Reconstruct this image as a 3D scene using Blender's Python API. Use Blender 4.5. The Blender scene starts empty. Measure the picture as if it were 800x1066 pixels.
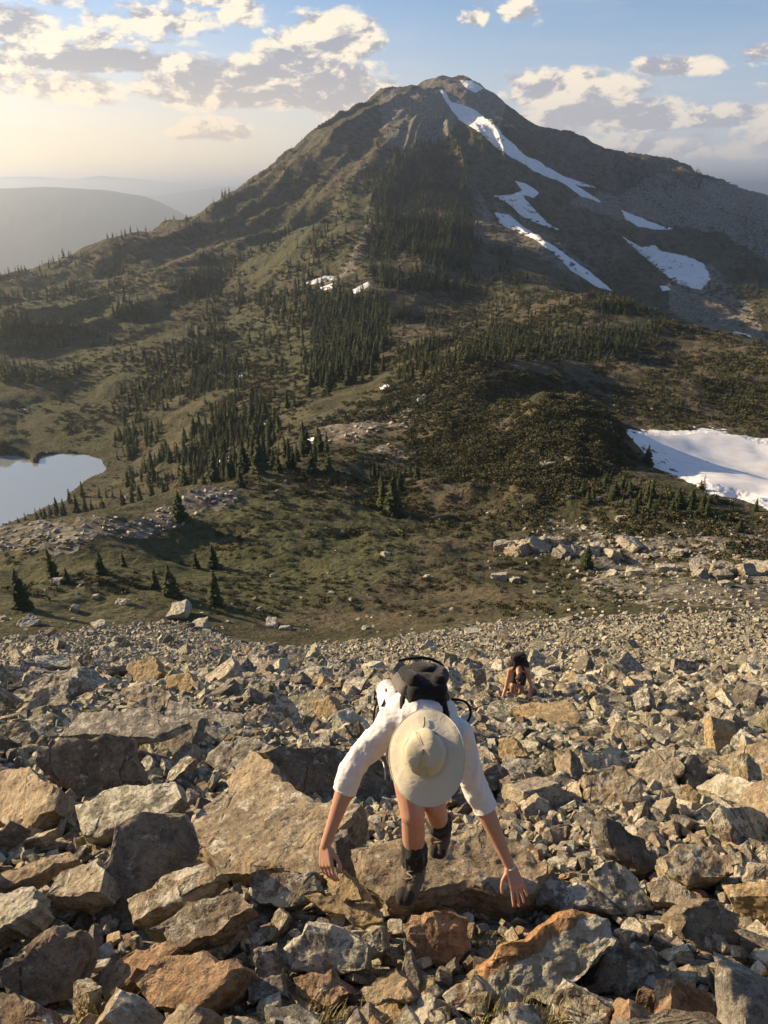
import bpy, math, random, time
import numpy as np
from mathutils import Vector, Matrix
T0 = time.time()
R = math.radians
sc = bpy.context.scene
# ------------------------------------------------------------------ camera
PITCH = R(22.0); FPX = 830.0
cam = bpy.data.cameras.new('camera'); camo = bpy.data.objects.new('camera', cam); sc.collection.objects.link(camo)
camo.location = (0, 0, 0); camo.rotation_euler = (R(90) - PITCH, 0, 0)
cam.sensor_fit = 'VERTICAL'; cam.sensor_height = 24.0; cam.lens = 24.0 * FPX / 1066.0
cam.clip_start = 0.05; cam.clip_end = 90000
sc.camera = camo
# ------------------------------------------------------------------ light
SUN_AZ, SUN_EL = R(-66), R(20)                 # azimuth from +Y (the view), negative = to the left
sc.view_settings.view_transform = 'Standard'; sc.view_settings.look = 'None'
sc.view_settings.exposure = 0.78; sc.view_settings.gamma = 1.0; sc.view_settings.use_curve_mapping = False
SUND = Vector((math.sin(SUN_AZ) * math.cos(SUN_EL), math.cos(SUN_AZ) * math.cos(SUN_EL), math.sin(SUN_EL)))
sun = bpy.data.lights.new('sun', 'SUN'); suno = bpy.data.objects.new('sun', sun); sc.collection.objects.link(suno)
sun.energy = 5.0; sun.angle = R(0.6); sun.color = (1.0, 0.76, 0.46)
suno.rotation_euler = (-SUND).to_track_quat('-Z', 'Y').to_euler()
suno.location = (-40, 20, 40)
sc.cycles.max_bounces = 5; sc.cycles.diffuse_bounces = 3; sc.cycles.glossy_bounces = 2
sc.cycles.transparent_max_bounces = 4; sc.cycles.volume_bounces = 0; sc.cycles.use_denoising = True
sc.cycles.caustics_reflective = False; sc.cycles.caustics_refractive = False

# ------------------------------------------------------------------ node helpers
class NT:
    def __init__(s, tree): s.t = tree; s.n = tree.nodes; s.l = tree.links
    def node(s, typ, **kw):
        n = s.n.new(typ)
        for k, v in kw.items(): setattr(n, k, v)
        return n
    def set(s, sock, v):
        if v is None: return
        if isinstance(v, bpy.types.NodeSocket): s.l.new(v, sock)
        else: sock.default_value = v
    def m(s, op, a, b=None, c=None, clamp=False):
        n = s.node('ShaderNodeMath', operation=op, use_clamp=clamp)
        s.set(n.inputs[0], a); s.set(n.inputs[1], b)
        if c is not None: s.set(n.inputs[2], c)
        return n.outputs[0]
    def noise(s, vec, scale, detail=4, rough=0.55, dist=0.0, out='Fac', dim='3D'):
        n = s.node('ShaderNodeTexNoise', noise_dimensions=dim)
        if vec is not None: s.l.new(vec, n.inputs['Vector'])
        n.inputs['Scale'].default_value = scale; n.inputs['Detail'].default_value = detail
        n.inputs['Roughness'].default_value = rough; n.inputs['Distortion'].default_value = dist
        return n.outputs[out]
    def vor(s, vec, scale, feature='F1', out='Distance', rnd=1.0):
        n = s.node('ShaderNodeTexVoronoi', feature=feature)
        if vec is not None: s.l.new(vec, n.inputs['Vector'])
        n.inputs['Scale'].default_value = scale
        if 'Randomness' in n.inputs: n.inputs['Randomness'].default_value = rnd
        return n.outputs[out]
    def ss(s, v, lo, hi):                       # smoothstep to 0..1
        n = s.node('ShaderNodeMapRange', interpolation_type='SMOOTHSTEP')
        s.set(n.inputs[0], v); n.inputs[1].default_value = lo; n.inputs[2].default_value = hi
        n.inputs[3].default_value = 0; n.inputs[4].default_value = 1
        return n.outputs[0]
    def mix(s, f, a, b, mode='MIX'):
        n = s.node('ShaderNodeMix', data_type='RGBA', blend_type=mode)
        s.set(n.inputs[0], f)
        for k, v in ((6, a), (7, b)):
            if isinstance(v, (tuple, list)): v = (*v[:3], 1.0)
            s.set(n.inputs[k], v)
        return n.outputs[2]
    def vm(s, op, a, b=None, scale=None):
        n = s.node('ShaderNodeVectorMath', operation=op)
        s.set(n.inputs[0], a)
        if b is not None: s.set(n.inputs[1], b)
        if scale is not None: s.set(n.inputs['Scale'], scale)
        return n.outputs[0]
    def attr(s, name, out='Color'):
        n = s.node('ShaderNodeAttribute'); n.attribute_name = name; return n.outputs[out]
    def bump(s, h, strength, dist, normal=None):
        n = s.node('ShaderNodeBump'); n.inputs['Strength'].default_value = strength; n.inputs['Distance'].default_value = dist
        s.l.new(h, n.inputs['Height'])
        if normal is not None: s.l.new(normal, n.inputs['Normal'])
        return n.outputs[0]

def mat(name):
    m = bpy.data.materials.new(name); m.use_nodes = True
    t = NT(m.node_tree); return m, t, m.node_tree.nodes['Principled BSDF']

def simple(name, col, rough=0.8, var=0.15, scale=20, bump=0.0, bdist=0.002, sheen=0.0, vec='Object', metal=0.0):
    m, t, b = mat(name)
    tc = t.node('ShaderNodeTexCoord').outputs[vec]
    n = t.noise(tc, scale, 5, 0.6)
    c = t.mix(n, tuple(x * (1 - var) for x in col), tuple(min(1, x * (1 + var)) for x in col))
    t.set(b.inputs['Base Color'], c); b.inputs['Roughness'].default_value = rough; b.inputs['Metallic'].default_value = metal
    if sheen: b.inputs['Sheen Weight'].default_value = sheen
    if bump: t.set(b.inputs['Normal'], t.bump(t.noise(tc, scale * 4, 4), bump, bdist))
    return m

# ------------------------------------------------------------------ pixel <-> direction (photo pixels, 800 x 1066)
CP, SP = math.cos(PITCH), math.sin(PITCH)
def raydir(px, py):
    a = (np.asarray(px, float) - 400) / FPX; b = (533 - np.asarray(py, float)) / FPX
    return np.stack([a + 0 * b, CP + SP * b + 0 * a, -SP + CP * b + 0 * a], -1)
def az_te(px, py):
    d = raydir(px, py); h = np.hypot(d[..., 0], d[..., 1])
    return np.arctan2(d[..., 0], d[..., 1]), d[..., 2] / h
def topix(x, y, z):
    dep = y * CP - z * SP; up = y * SP + z * CP
    dep = np.where(np.abs(dep) < 1e-6, 1e-6, dep)
    px = 400 + FPX * x / dep; py = 533 - FPX * up / dep
    return np.where(dep > 0, px, -9999), np.where(dep > 0, py, -9999), dep
def U(px, py, y):                               # point on the pixel's ray at forward distance y
    d = raydir(px, py); return Vector(tuple(d * (y / d[1])))

# ------------------------------------------------------------------ world: sky with clouds
w = bpy.data.worlds.new('World'); sc.world = w; w.use_nodes = True
t = NT(w.node_tree); t.n.clear()
out = t.node('ShaderNodeOutputWorld'); bg = t.node('ShaderNodeBackground'); t.l.new(bg.outputs[0], out.inputs[0])
sky = t.node('ShaderNodeTexSky', sky_type='NISHITA'); sky.sun_disc = False
sky.sun_elevation = SUN_EL; sky.sun_rotation = SUN_AZ; sky.altitude = 2000; sky.dust_density = 2.2; sky.air_density = 1.0; sky.ozone_density = 2.0
bg.inputs['Strength'].default_value = 0.088
g = t.node('ShaderNodeTexCoord').outputs['Generated']
sep = t.node('ShaderNodeSeparateXYZ'); t.l.new(g, sep.inputs[0]); X, Y, Z = sep.outputs
az = t.m('ARCTAN2', X, Y); hor = t.m('SQRT', t.m('ADD', t.m('MULTIPLY', X, X), t.m('MULTIPLY', Y, Y)))
el = t.m('ARCTAN2', Z, hor)
comb = t.node('ShaderNodeCombineXYZ'); t.l.new(az, comb.inputs[0]); t.l.new(t.m('MULTIPLY', el, 1.9), comb.inputs[1])
v2 = comb.outputs[0]
# px, py, half width px, half height px, amplitude, grey (1 = shaded thick cloud, 0 = sunlit tower)
CL = [(262, 92, 100, 22, 1.2, .95), (330, 92, 60, 24, 1.2, .9), (345, 42, 42, 22, 1.5, 0.0), (318, 62, 36, 16, 1.0, 0.1), (75, 63, 150, 11, 1.15, .9),
      (160, 24, 52, 15, .95, 0.15), (120, 40, 70, 8, .6, .2), (8, 28, 38, 16, 1.1, .7), (55, 92, 110, 13, .75, .3), (75, 100, 60, 9, .7, .2),
      (222, 138, 34, 12, .95, .2), (355, 118, 26, 10, .9, .1), (252, 18, 22, 10, .8, .0), (225, 2, 40, 6, .8, 0), (60, 2, 22, 6, .7, 0), (205, 96, 40, 20, .8, .5),
      (497, 21, 11, 8, .9, 0), (541, 8, 14, 14, .9, .1), (555, 27, 8, 6, .5, 0), (587, 97, 46, 19, 1.3, 0), (640, 124, 84, 17, 1.1, .9), (640, 92, 44, 12, .8, .15),
      (706, 72, 38, 9, .95, .25), (800, 58, 20, 10, .9, .2), (770, 124, 60, 12, .95, .45), (660, 153, 52, 7, .7, .1), (560, 150, 60, 10, .8, .6), (740, 150, 120, 16, .6, .8),
      (-90, 70, 90, 30, 1.1, .6), (900, 100, 70, 20, 1.1, .5), (960, 30, 60, 14, .8, .2)]
n1 = t.noise(v2, 13.0, 9, 0.62, 0.25); n2 = t.noise(v2, 38.0, 5, 0.6, 0.1)
off = t.vm('ADD', v2, (-0.012, 0.014, 0.0)); n1b = t.noise(off, 13.0, 6, 0.62, 0.25)
D = None; G = None
warpx = t.m('MULTIPLY', t.m('SUBTRACT', n1, 0.5), 0.06)
for (px, py, hw, hh, amp, gr) in CL:
    a0, te0 = az_te(px, py); e0 = math.atan(float(te0)); a0 = float(a0)
    qx = t.m('MULTIPLY', t.m('SUBTRACT', t.m('ADD', az, warpx), a0), FPX / hw * .93)
    dy = t.m('SUBTRACT', el, e0)
    dyn = t.m('MULTIPLY', t.m('MINIMUM', dy, 0.0), 1.45); dyp = t.m('MAXIMUM', dy, 0.0)
    qy = t.m('MULTIPLY', t.m('ADD', dyn, dyp), FPX / hh * .9)
    q = t.m('ADD', t.m('MULTIPLY', qx, qx), t.m('MULTIPLY', qy, qy))
    d = t.m('MULTIPLY', t.m('SUBTRACT', 1.0, t.m('MULTIPLY', q, .62)), amp)
    d = t.m('MAXIMUM', d, -1.0)
    D = d if D is None else t.m('MAXIMUM', D, d)
    gg = t.m('MULTIPLY', t.m('MAXIMUM', d, 0.0), gr); hh2 = t.m('MAXIMUM', d, 0.0)
    G = gg if G is None else t.m('MAXIMUM', G, gg)
nn = t.m('ADD', t.m('MULTIPLY', t.m('SUBTRACT', n1, 0.5), 2.5), t.m('MULTIPLY', t.m('SUBTRACT', n2, 0.5), 1.5))
dens = t.m('ADD', D, nn)
cov = t.ss(dens, 0.16, 0.66)
lit = t.m('ADD', t.m('MULTIPLY', t.m('SUBTRACT', n1, n1b), 12.0), t.m('ADD', t.m('MULTIPLY', t.m('SUBTRACT', n2, .5), 1.6), 0.35))      # billows: side towards the sun
shade = t.m('SUBTRACT', t.m('MULTIPLY', t.m('ADD', G, t.m('MULTIPLY', dens, .18)), 0.95), lit, clamp=False)
shade = t.ss(shade, -0.55, .75)
bright = (8.0, 6.9, 5.3); grey = (3.0, 3.0, 3.3)
cc = t.mix(shade, bright, grey)
low = t.ss(el, R(9), R(0.5))                    # towards the horizon the clouds take the pale haze's colour
left = t.ss(az, R(25), R(-35))
warm = t.mix(left, (4.4, 4.3, 4.6), (9.6, 6.7, 3.5))
base = t.mix(t.m('MULTIPLY', t.ss(el, R(12.5), R(-1.0)), .85), sky.outputs[0], warm)
cc = t.mix(t.m('MULTIPLY', low, .6), cc, warm)
thin = t.m('MULTIPLY', t.ss(t.noise(t.vm('MULTIPLY', v2, (1.0, 3.2, 1)), 5.0, 6, .6), .45, .75), .20)
base = t.mix(thin, base, (5.6, 5.2, 4.8))
colr = t.mix(t.m('MULTIPLY', cov, .93), base, cc)
t.l.new(colr, bg.inputs['Color'])

# ------------------------------------------------------------------ object helpers
def link(o, parent=None):
    sc.collection.objects.link(o)
    if parent is not None: o.parent = parent
    return o
def props(o, label=None, cat=None, group=None, kind=None):
    if label: o['label'] = label
    if cat: o['category'] = cat
    if group: o['group'] = group
    if kind: o['kind'] = kind
    return o
def npmesh(name, V, F, smooth=False, mats=(), attrs=None, midx=None):
    """V (n,3); F list of polygons or an (m,k) array; attrs {name: (n,3) or (n,)}"""
    me = bpy.data.meshes.new(name); V = np.asarray(V, np.float32)
    me.vertices.add(len(V)); me.vertices.foreach_set('co', V.ravel())
    if isinstance(F, tuple):                    # (loop vertex indices, loop totals)
        li, tot = F
    elif isinstance(F, list) and len({len(f) for f in F}) > 1:
        li = np.array([i for f in F for i in f], np.int32); tot = np.array([len(f) for f in F], np.int32)
    else:
        F = np.asarray(F, np.int32); li = F.ravel(); tot = np.full(len(F), F.shape[1], np.int32)
    st = np.concatenate([[0], np.cumsum(tot)[:-1]]).astype(np.int32)
    me.loops.add(len(li)); me.loops.foreach_set('vertex_index', np.asarray(li, np.int32))
    me.polygons.add(len(tot)); me.polygons.foreach_set('loop_start', st); me.polygons.foreach_set('loop_total', np.asarray(tot, np.int32))
    me.polygons.foreach_set('use_smooth', np.full(len(tot), bool(smooth)))
    for m_ in mats: me.materials.append(m_)
    if midx is not None: me.polygons.foreach_set('material_index', np.asarray(midx, np.int32))
    for k, a in (attrs or {}).items():
        a = np.asarray(a, np.float32)
        if a.ndim == 1: at = me.attributes.new(k, 'FLOAT', 'POINT'); at.data.foreach_set('value', a)
        else: at = me.attributes.new(k, 'FLOAT_VECTOR', 'POINT'); at.data.foreach_set('vector', a.ravel())
    me.update(calc_edges=True)
    return me
def empty(name, loc, label, cat, group=None):
    o = bpy.data.objects.new(name, None); link(o); o.location = loc; o.empty_display_size = .2
    return props(o, label, cat, group)

# ------------------------------------------------------------------ numpy noise
def _h(ix, iy, iz, seed):
    n = (ix.astype(np.uint32) * np.uint32(374761393) + iy.astype(np.uint32) * np.uint32(668265263) + iz.astype(np.uint32) * np.uint32(2147483647 - 98765) + np.uint32(seed * 1274126177 & 0xffffffff))
    n = (n ^ (n >> np.uint32(13))) * np.uint32(1274126177); n = n ^ (n >> np.uint32(16))
    n = n * np.uint32(2246822519); n = n ^ (n >> np.uint32(15))
    return (n & np.uint32(0xffffff)).astype(np.float32) / float(0xffffff)
def vn3(x, y, z, seed=0):
    x, y, z = np.broadcast_arrays(x, y, z)
    fx, fy, fz = np.floor(x), np.floor(y), np.floor(z)
    ix, iy, iz = fx.astype(np.int64), fy.astype(np.int64), fz.astype(np.int64)
    u, v, w_ = x - fx, y - fy, z - fz
    u = u * u * (3 - 2 * u); v = v * v * (3 - 2 * v); w_ = w_ * w_ * (3 - 2 * w_)
    r = 0
    for dx in (0, 1):
        for dy in (0, 1):
            for dz in (0, 1):
                r = r + (u if dx else 1 - u) * (v if dy else 1 - v) * (w_ if dz else 1 - w_) * _h(ix + dx, iy + dy, iz + dz, seed)
    return r * 2 - 1
def vn2(x, y, seed=0):
    fx, fy = np.floor(x), np.floor(y); ix, iy = fx.astype(np.int64), fy.astype(np.int64)
    u, v = x - fx, y - fy; u = u * u * (3 - 2 * u); v = v * v * (3 - 2 * v); z = np.zeros_like(ix)
    return ((1 - u) * (1 - v) * _h(ix, iy, z, seed) + u * (1 - v) * _h(ix + 1, iy, z, seed)
            + (1 - u) * v * _h(ix, iy + 1, z, seed) + u * v * _h(ix + 1, iy + 1, z, seed)) * 2 - 1
def fbm2(x, y, lam, octs, seed=0, gain=.5):
    s = 0; a = 1; c, sn = math.cos(.7), math.sin(.7)
    for o in range(octs):
        s = s + a * vn2(x / lam, y / lam, seed + o * 7); x, y = x * c - y * sn, x * sn + y * c; lam = lam / 2.03; a *= gain
    return s
def sstep(x, a, b):
    k = np.clip((x - a) / (b - a), 0, 1); return k * k * (3 - 2 * k)
def polysd(px, py, poly):
    """signed distance in photo pixels, positive inside"""
    P = np.asarray(poly, float); px = np.asarray(px, float); py = np.asarray(py, float)
    d = np.full(px.shape, 1e18); ins = np.zeros(px.shape, bool)
    for i in range(len(P)):
        ax, ay = P[i]; bx, by = P[(i + 1) % len(P)]
        ex, ey = bx - ax, by - ay
        tt = np.clip(((px - ax) * ex + (py - ay) * ey) / (ex * ex + ey * ey + 1e-9), 0, 1)
        d = np.minimum(d, (px - ax - tt * ex) ** 2 + (py - ay - tt * ey) ** 2)
        c = ((ay > py) != (by > py)) & (px < (bx - ax) * (py - ay) / ((by - ay) if by != ay else 1e-9) + ax)
        ins ^= c
    return np.where(ins, 1, -1) * np.sqrt(d)
# ------------------------------------------------------------------ terrain: one polar sheet round the photographer
H0 = 1.95; SL = 0.595
def zplane(r, az): return -H0 - SL * r * np.cos(az)
CT = []                                          # (az, log r, (z+H0)/r)
for r_ in (0.7, 1.5, 3, 6, 12, 22):
    for a_ in (-75, -55, -40, -25, -8, 8, 25, 40, 55, 75):
        s_ = SL - .0007 * r_
        CT.append((R(a_), math.log(r_), -s_ * math.cos(R(a_))))
PX = [  # photo x, photo y, horizontal distance
 (0,655,58),(200,648,60),(300,664,58),(400,655,60),(500,641,64),(640,632,68),(800,628,72),
 (0,690,38),(200,690,38),(400,690,39),(600,680,41),(800,676,42),
 (0,620,74),(200,610,80),(400,610,82),(600,607,85),(800,598,90),
 (0,572,98),(200,570,100),(400,562,106),(600,568,104),(800,560,112),
 (-60,556,108),(0,549,112),(60,541,114),(110,532,117),(160,520,122),(205,508,128),
 (300,494,146),(345,470,165),(400,450,185),
 (300,470,200),(300,440,280),(300,400,370),(300,350,500),(300,300,640),(300,250,820),(300,200,1020),(300,155,1200),
 (200,452,330),(200,400,430),(200,350,560),(200,300,720),(200,250,900),(200,215,1050),
 (100,462,400),(100,400,490),(100,350,600),(100,300,760),(100,258,940),
 (0,462,400),(0,400,500),(0,340,640),(0,300,780),(0,275,900),(-120,300,850),(-120,400,500),(-120,465,390),
 (50,268,910),(150,238,1000),(250,186,1120),(350,126,1270),
 (400,430,225),(400,380,330),(400,330,460),(400,280,610),(400,230,800),(400,180,1000),(400,130,1210),(400,97,1340),
 (430,80,1400),(460,69,1440),(490,73,1450),(520,92,1440),(560,120,1450),(600,140,1470),(640,156,1500),(700,172,1560),(740,181,1600),(800,190,1700),(900,200,1800),
 (468,98,1360),(485,145,1180),(490,180,1030),(497,210,930),(510,240,820),(520,270,720),(520,300,600),
 (450,250,760),(440,330,500),(450,400,260),
 (540,165,1210),(580,195,1180),(630,215,1200),(560,150,1330),(600,165,1370),
 (560,215,980),(600,250,960),(640,290,880),(560,245,860),(590,275,800),
 (700,215,1320),(760,230,1350),(820,240,1400),(700,235,1200),(680,260,1050),(720,285,960),(740,300,900),(790,330,800),(860,340,800),(700,320,820),(765,347,720),
 (560,300,560),(600,300,520),(635,305,500),(670,322,460),(700,336,430),(750,347,405),(790,356,390),(880,370,380),
 (560,340,400),(640,350,370),(700,380,320),(790,400,300),(560,380,262),(480,380,262),
 (640,400,270),(720,425,245),(800,440,235),
 (560,403,172),(600,408,172),(520,412,174),(480,420,176),(560,440,155),(500,450,160),(600,450,152),(560,482,140),(480,490,140),(630,440,160),(640,480,148),
 (560,520,126),(640,520,126),(700,500,144),(745,517,138),(790,530,134),(870,545,128),
 (655,447,215),(720,444,222),(800,462,222),(700,480,180),(780,500,175),
 (400,500,140),(400,480,152),(440,460,165),
]
for (px, py, r_) in PX:
    a_, te = az_te(px, py); CT.append((float(a_), math.log(r_), float(te) + H0 / r_))
AZR = [  # azimuth deg, distance, z : hidden or outside the frame
 (-27, 150, -82), (-23, 150, -80), (-18, 158, -78), (-27, 200, -106), (-22, 205, -104), (-17, 215, -98), (-13, 190, -76), (-24, 290, -117), (-15, 270, -101),
 (18, 560, -97), (24, 560, -112), (14, 620, -86), (11, 215, -57.5), (8, 215, -56), (5, 215, -55), (20, 340, -67),
 (-45, 110, -49), (-45, 200, -105), (-45, 400, -112), (-45, 900, -74), (-70, 100, -40), (-70, 250, -95), (-70, 900, -85), (-58, 500, -108),
 (45, 70, -36), (45, 130, -49), (45, 300, -66), (45, 700, -90), (45, 1500, -20), (70, 100, -30), (70, 300, -50), (70, 900, -40),
]
for (ad, r_, z_) in AZR: CT.append((R(ad), math.log(r_), (z_ + H0) / r_))
# behind every skyline the ground falls away
for (px, py, r_) in [(0,275,900),(100,258,940),(200,215,1050),(300,155,1200),(400,97,1340),(460,80,1440),(520,98,1440),(600,140,1470),(700,172,1560),(800,190,1700),(-120,300,850)]:
    a_, te = az_te(px, py); zz = float(te) * r_
    CT.append((float(a_), math.log(r_ * 1.25), (zz - 130 + H0) / (r_ * 1.25)))
    CT.append((float(a_), math.log(r_ * 1.8), (zz - 330 + H0) / (r_ * 1.8)))
for a_ in (-75, -45, 45, 75): CT.append((R(a_), math.log(2400), (-380 + H0) / 2400))
CT = np.array(CT); KX = np.stack([CT[:, 0] * 2.2, CT[:, 1]], 1)
def _tps(d2): return np.where(d2 > 1e-12, .5 * d2 * np.log(np.maximum(d2, 1e-12)), 0)
N = len(CT); d2 = ((KX[:, None] - KX[None]) ** 2).sum(-1)
A = np.zeros((N + 3, N + 3)); A[:N, :N] = _tps(d2) + np.eye(N) * 5e-5
A[:N, N] = 1; A[:N, N + 1:] = KX; A[N, :N] = 1; A[N + 1:, :N] = KX.T
W = np.linalg.solve(A, np.concatenate([CT[:, 2], np.zeros(3)]))
def tps_eval(q):
    o = np.empty(len(q))
    for i in range(0, len(q), 40000):
        s_ = q[i:i + 40000]; d = ((s_[:, None] - KX[None]) ** 2).sum(-1)
        o[i:i + 40000] = _tps(d) @ W[:N] + W[N] + s_ @ W[N + 1:]
    return o
# coarse table, refined bilinearly
ca = np.linspace(R(-80), R(80), 161); cl = np.linspace(math.log(.6), math.log(2700), 260)
GA, GL = np.meshgrid(ca, cl); TAB = tps_eval(np.stack([GA.ravel() * 2.2, GL.ravel()], 1)).reshape(GA.shape)
def base_f(az, L):
    az = np.clip(az, ca[0], ca[-1]); L = np.clip(L, cl[0], cl[-1])
    u = (az - ca[0]) / (ca[1] - ca[0]); v = (L - cl[0]) / (cl[1] - cl[0])
    i = np.clip(u.astype(int), 0, len(ca) - 2); j = np.clip(v.astype(int), 0, len(cl) - 2); u = u - i; v = v - j
    def cr(p0, p1, p2, p3, t_): return p1 + .5 * t_ * (p2 - p0 + t_ * (2 * p0 - 5 * p1 + 4 * p2 - p3 + t_ * (3 * (p1 - p2) + p3 - p0)))
    rows = []
    for dj in (-1, 0, 1, 2):
        jj = np.clip(j + dj, 0, len(cl) - 1)
        rows.append(cr(*[TAB[jj, np.clip(i + di, 0, len(ca) - 1)] for di in (-1, 0, 1, 2)], u))
    return cr(*rows, v)
LAKE_Z = -115.0
LAKEP = [(-110,464),(-60,466),(0,475),(18,474),(30,477),(38,481),(44,474),(60,473),(90,474),(104,478),(109,486),(104,493),(92,500),(84,509),(70,520),(45,532),(20,541),(0,549),(-60,560),(-130,575)]
_d = raydir([p[0] for p in LAKEP], [p[1] for p in LAKEP]); LAKEW = _d[:, :2] * (LAKE_Z / _d[:, 2])[:, None]
def height(x, y):
    x = np.asarray(x, float); y = np.asarray(y, float)
    r = np.maximum(np.hypot(x, y), .3); az = np.arctan2(x, y); L = np.log(r)
    z = base_f(az, L) * r - H0
    back = sstep(np.abs(az), R(60), R(80))       # out of the frame and behind the camera: the plain slope
    zb = -H0 - SL * y * np.exp(-np.maximum(r - 60, 0) / 500)
    zb = np.where(r < 60, -H0 - SL * y, zb)
    z = z * (1 - back) + np.clip(zb, -150, 250) * back
    # uneven ground, every wavelength only where it stays small beside the distance
    s = 0.0; lam = 240.0; k = 0; xx, yy = x, y
    while lam > .35:
        wgt = sstep(r, lam * 1.6, lam * 5.0)
        amp = .050 * lam if lam > 70 else (.075 * lam if lam > 6 else .08 * lam)
        s = s + wgt * amp * vn2(xx / lam + k * 3.1, yy / lam, 11 + k); xx, yy = xx * .76 - yy * .65, xx * .65 + yy * .76
        lam /= 1.9; k += 1
    rough = .45 + .55 * sstep(r, 55, 75) + 0.75 * sstep(r, 500, 900)
    z = z + s * rough
    # gullies and ribs on the mountain running down from the summit
    sx, sy = x - 105.0, y - 1436.0; ang = np.arctan2(sx, -sy); rs = np.hypot(sx, sy)
    rib = np.abs(vn2(ang * 9 + vn2(x / 150., y / 150., 5) * .6, rs / 900., 77)) + .5 * np.abs(vn2(ang * 23 + vn2(x / 60., y / 60., 6) * .5, rs / 500., 78))
    z = z - (rib - .5) * 15 * sstep(rs, 60, 300) * sstep(r, 420, 700) * (1 - .5 * sstep(rs, 900, 1200))
    # lake basin
    kn = sstep(r, 100, 125) * (1 - sstep(r, 205, 235)) * sstep(az, R(2), R(6)) * (1 - sstep(az, R(15), R(18)))
    if np.any(kn > 0): z = z + kn * (2.6 * np.abs(fbm2(x, y, 24., 4, 91, .6)) - 1.2)
    near = (x < 0) & (r > 190) & (r < 520) & (az < R(8))
    if np.any(near):
        sd = np.full(x.shape, -200.0); sd[near] = polysd(x[near], y[near], LAKEW)
        sd = sd + 2.5 * vn2(x / 9., y / 9., 3)
        up = LAKE_Z + .6 + np.minimum(-sd, 60) * .10
        z = np.where(near & (sd < 0), np.maximum(z, up), z)
        z = np.where(near & (sd >= 0), LAKE_Z - .3 - np.minimum(sd, 30) * .2, z)
    return z
RMAX = 2700.0
aa = np.concatenate([np.arange(-180, -80, 4.), np.arange(-80, -40, .8), np.arange(-40, -30, .3), np.arange(-30, 30, .085), np.arange(30, 40, .3), np.arange(40, 80, .8), np.arange(80, 180, 4.)])
aa = np.radians(aa); NA = len(aa)
rr = np.concatenate([[.35], np.geomspace(.6, 55, 260, endpoint=False), np.geomspace(55, 1750, 820, endpoint=False), np.geomspace(1750, RMAX, 40)])
AZ, RR = np.meshgrid(aa, rr); XX = np.sin(AZ) * RR; YY = np.cos(AZ) * RR
ZZ = height(XX.ravel(), YY.ravel()).reshape(XX.shape)
# lookups on the very mesh
def ground(x, y):
    x = np.asarray(x, float); y = np.asarray(y, float); r = np.hypot(x, y); az = np.arctan2(x, y)
    u = np.interp(az, aa, np.arange(NA)); v = np.interp(r, rr, np.arange(len(rr)))
    i = np.clip(u.astype(int), 0, NA - 2); j = np.clip(v.astype(int), 0, len(rr) - 2); u = u - i; v = v - j
    return (ZZ[j, i] * (1 - u) + ZZ[j, i + 1] * u) * (1 - v) + (ZZ[j + 1, i] * (1 - u) + ZZ[j + 1, i + 1] * u) * v
def hit(px, py, rmin=1.0):
    """where the ray of a photo pixel meets the ground -> x, y, z"""
    a_, te = az_te(px, py); a_ = float(a_); te = float(te)
    q = np.geomspace(rmin, 2600, 6000); zz = ground(np.sin(a_) * q, np.cos(a_) * q)
    k = np.nonzero(zz >= q * te)[0]
    if len(k) == 0: return None
    r = q[k[0]]; return np.array([math.sin(a_) * r, math.cos(a_) * r, float(zz[k[0]])])
EDGE = [(-200,674),(0,667),(100,657),(170,652),(215,654),(240,668),(300,677),(380,668),(400,669),(450,660),(500,653),(560,648),(640,643),(800,638),(1000,634)]
def edge_y(px): return np.interp(px, [e[0] for e in EDGE], [e[1] for e in EDGE])
MT = np.maximum.accumulate(ZZ / RR, axis=0)      # horizon tangent so far, for visibility
def visible(x, y, top):
    r = np.hypot(x, y); az = np.arctan2(x, y)
    i = np.clip(np.interp(az, aa, np.arange(NA)).round().astype(int), 0, NA - 1); j = np.clip(np.interp(r, rr, np.arange(len(rr))).astype(int) - 2, 0, len(rr) - 1)
    return (ground(x, y) + top) / r > MT[j, i] + 1e-4
gpx, gpy, _ = topix(XX, YY, ZZ)
def reg(poly, fe=8, q=(gpx, gpy), rlim=None, RRq=None):
    s_ = polysd(q[0], q[1], poly); m_ = sstep(s_, -fe, fe)
    if rlim is not None: m_ = m_ * ((RRq > rlim[0]) & (RRq < rlim[1]))
    return m_
inview = (RR > 40) & (gpx > -200) & (gpx < 1000)
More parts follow.
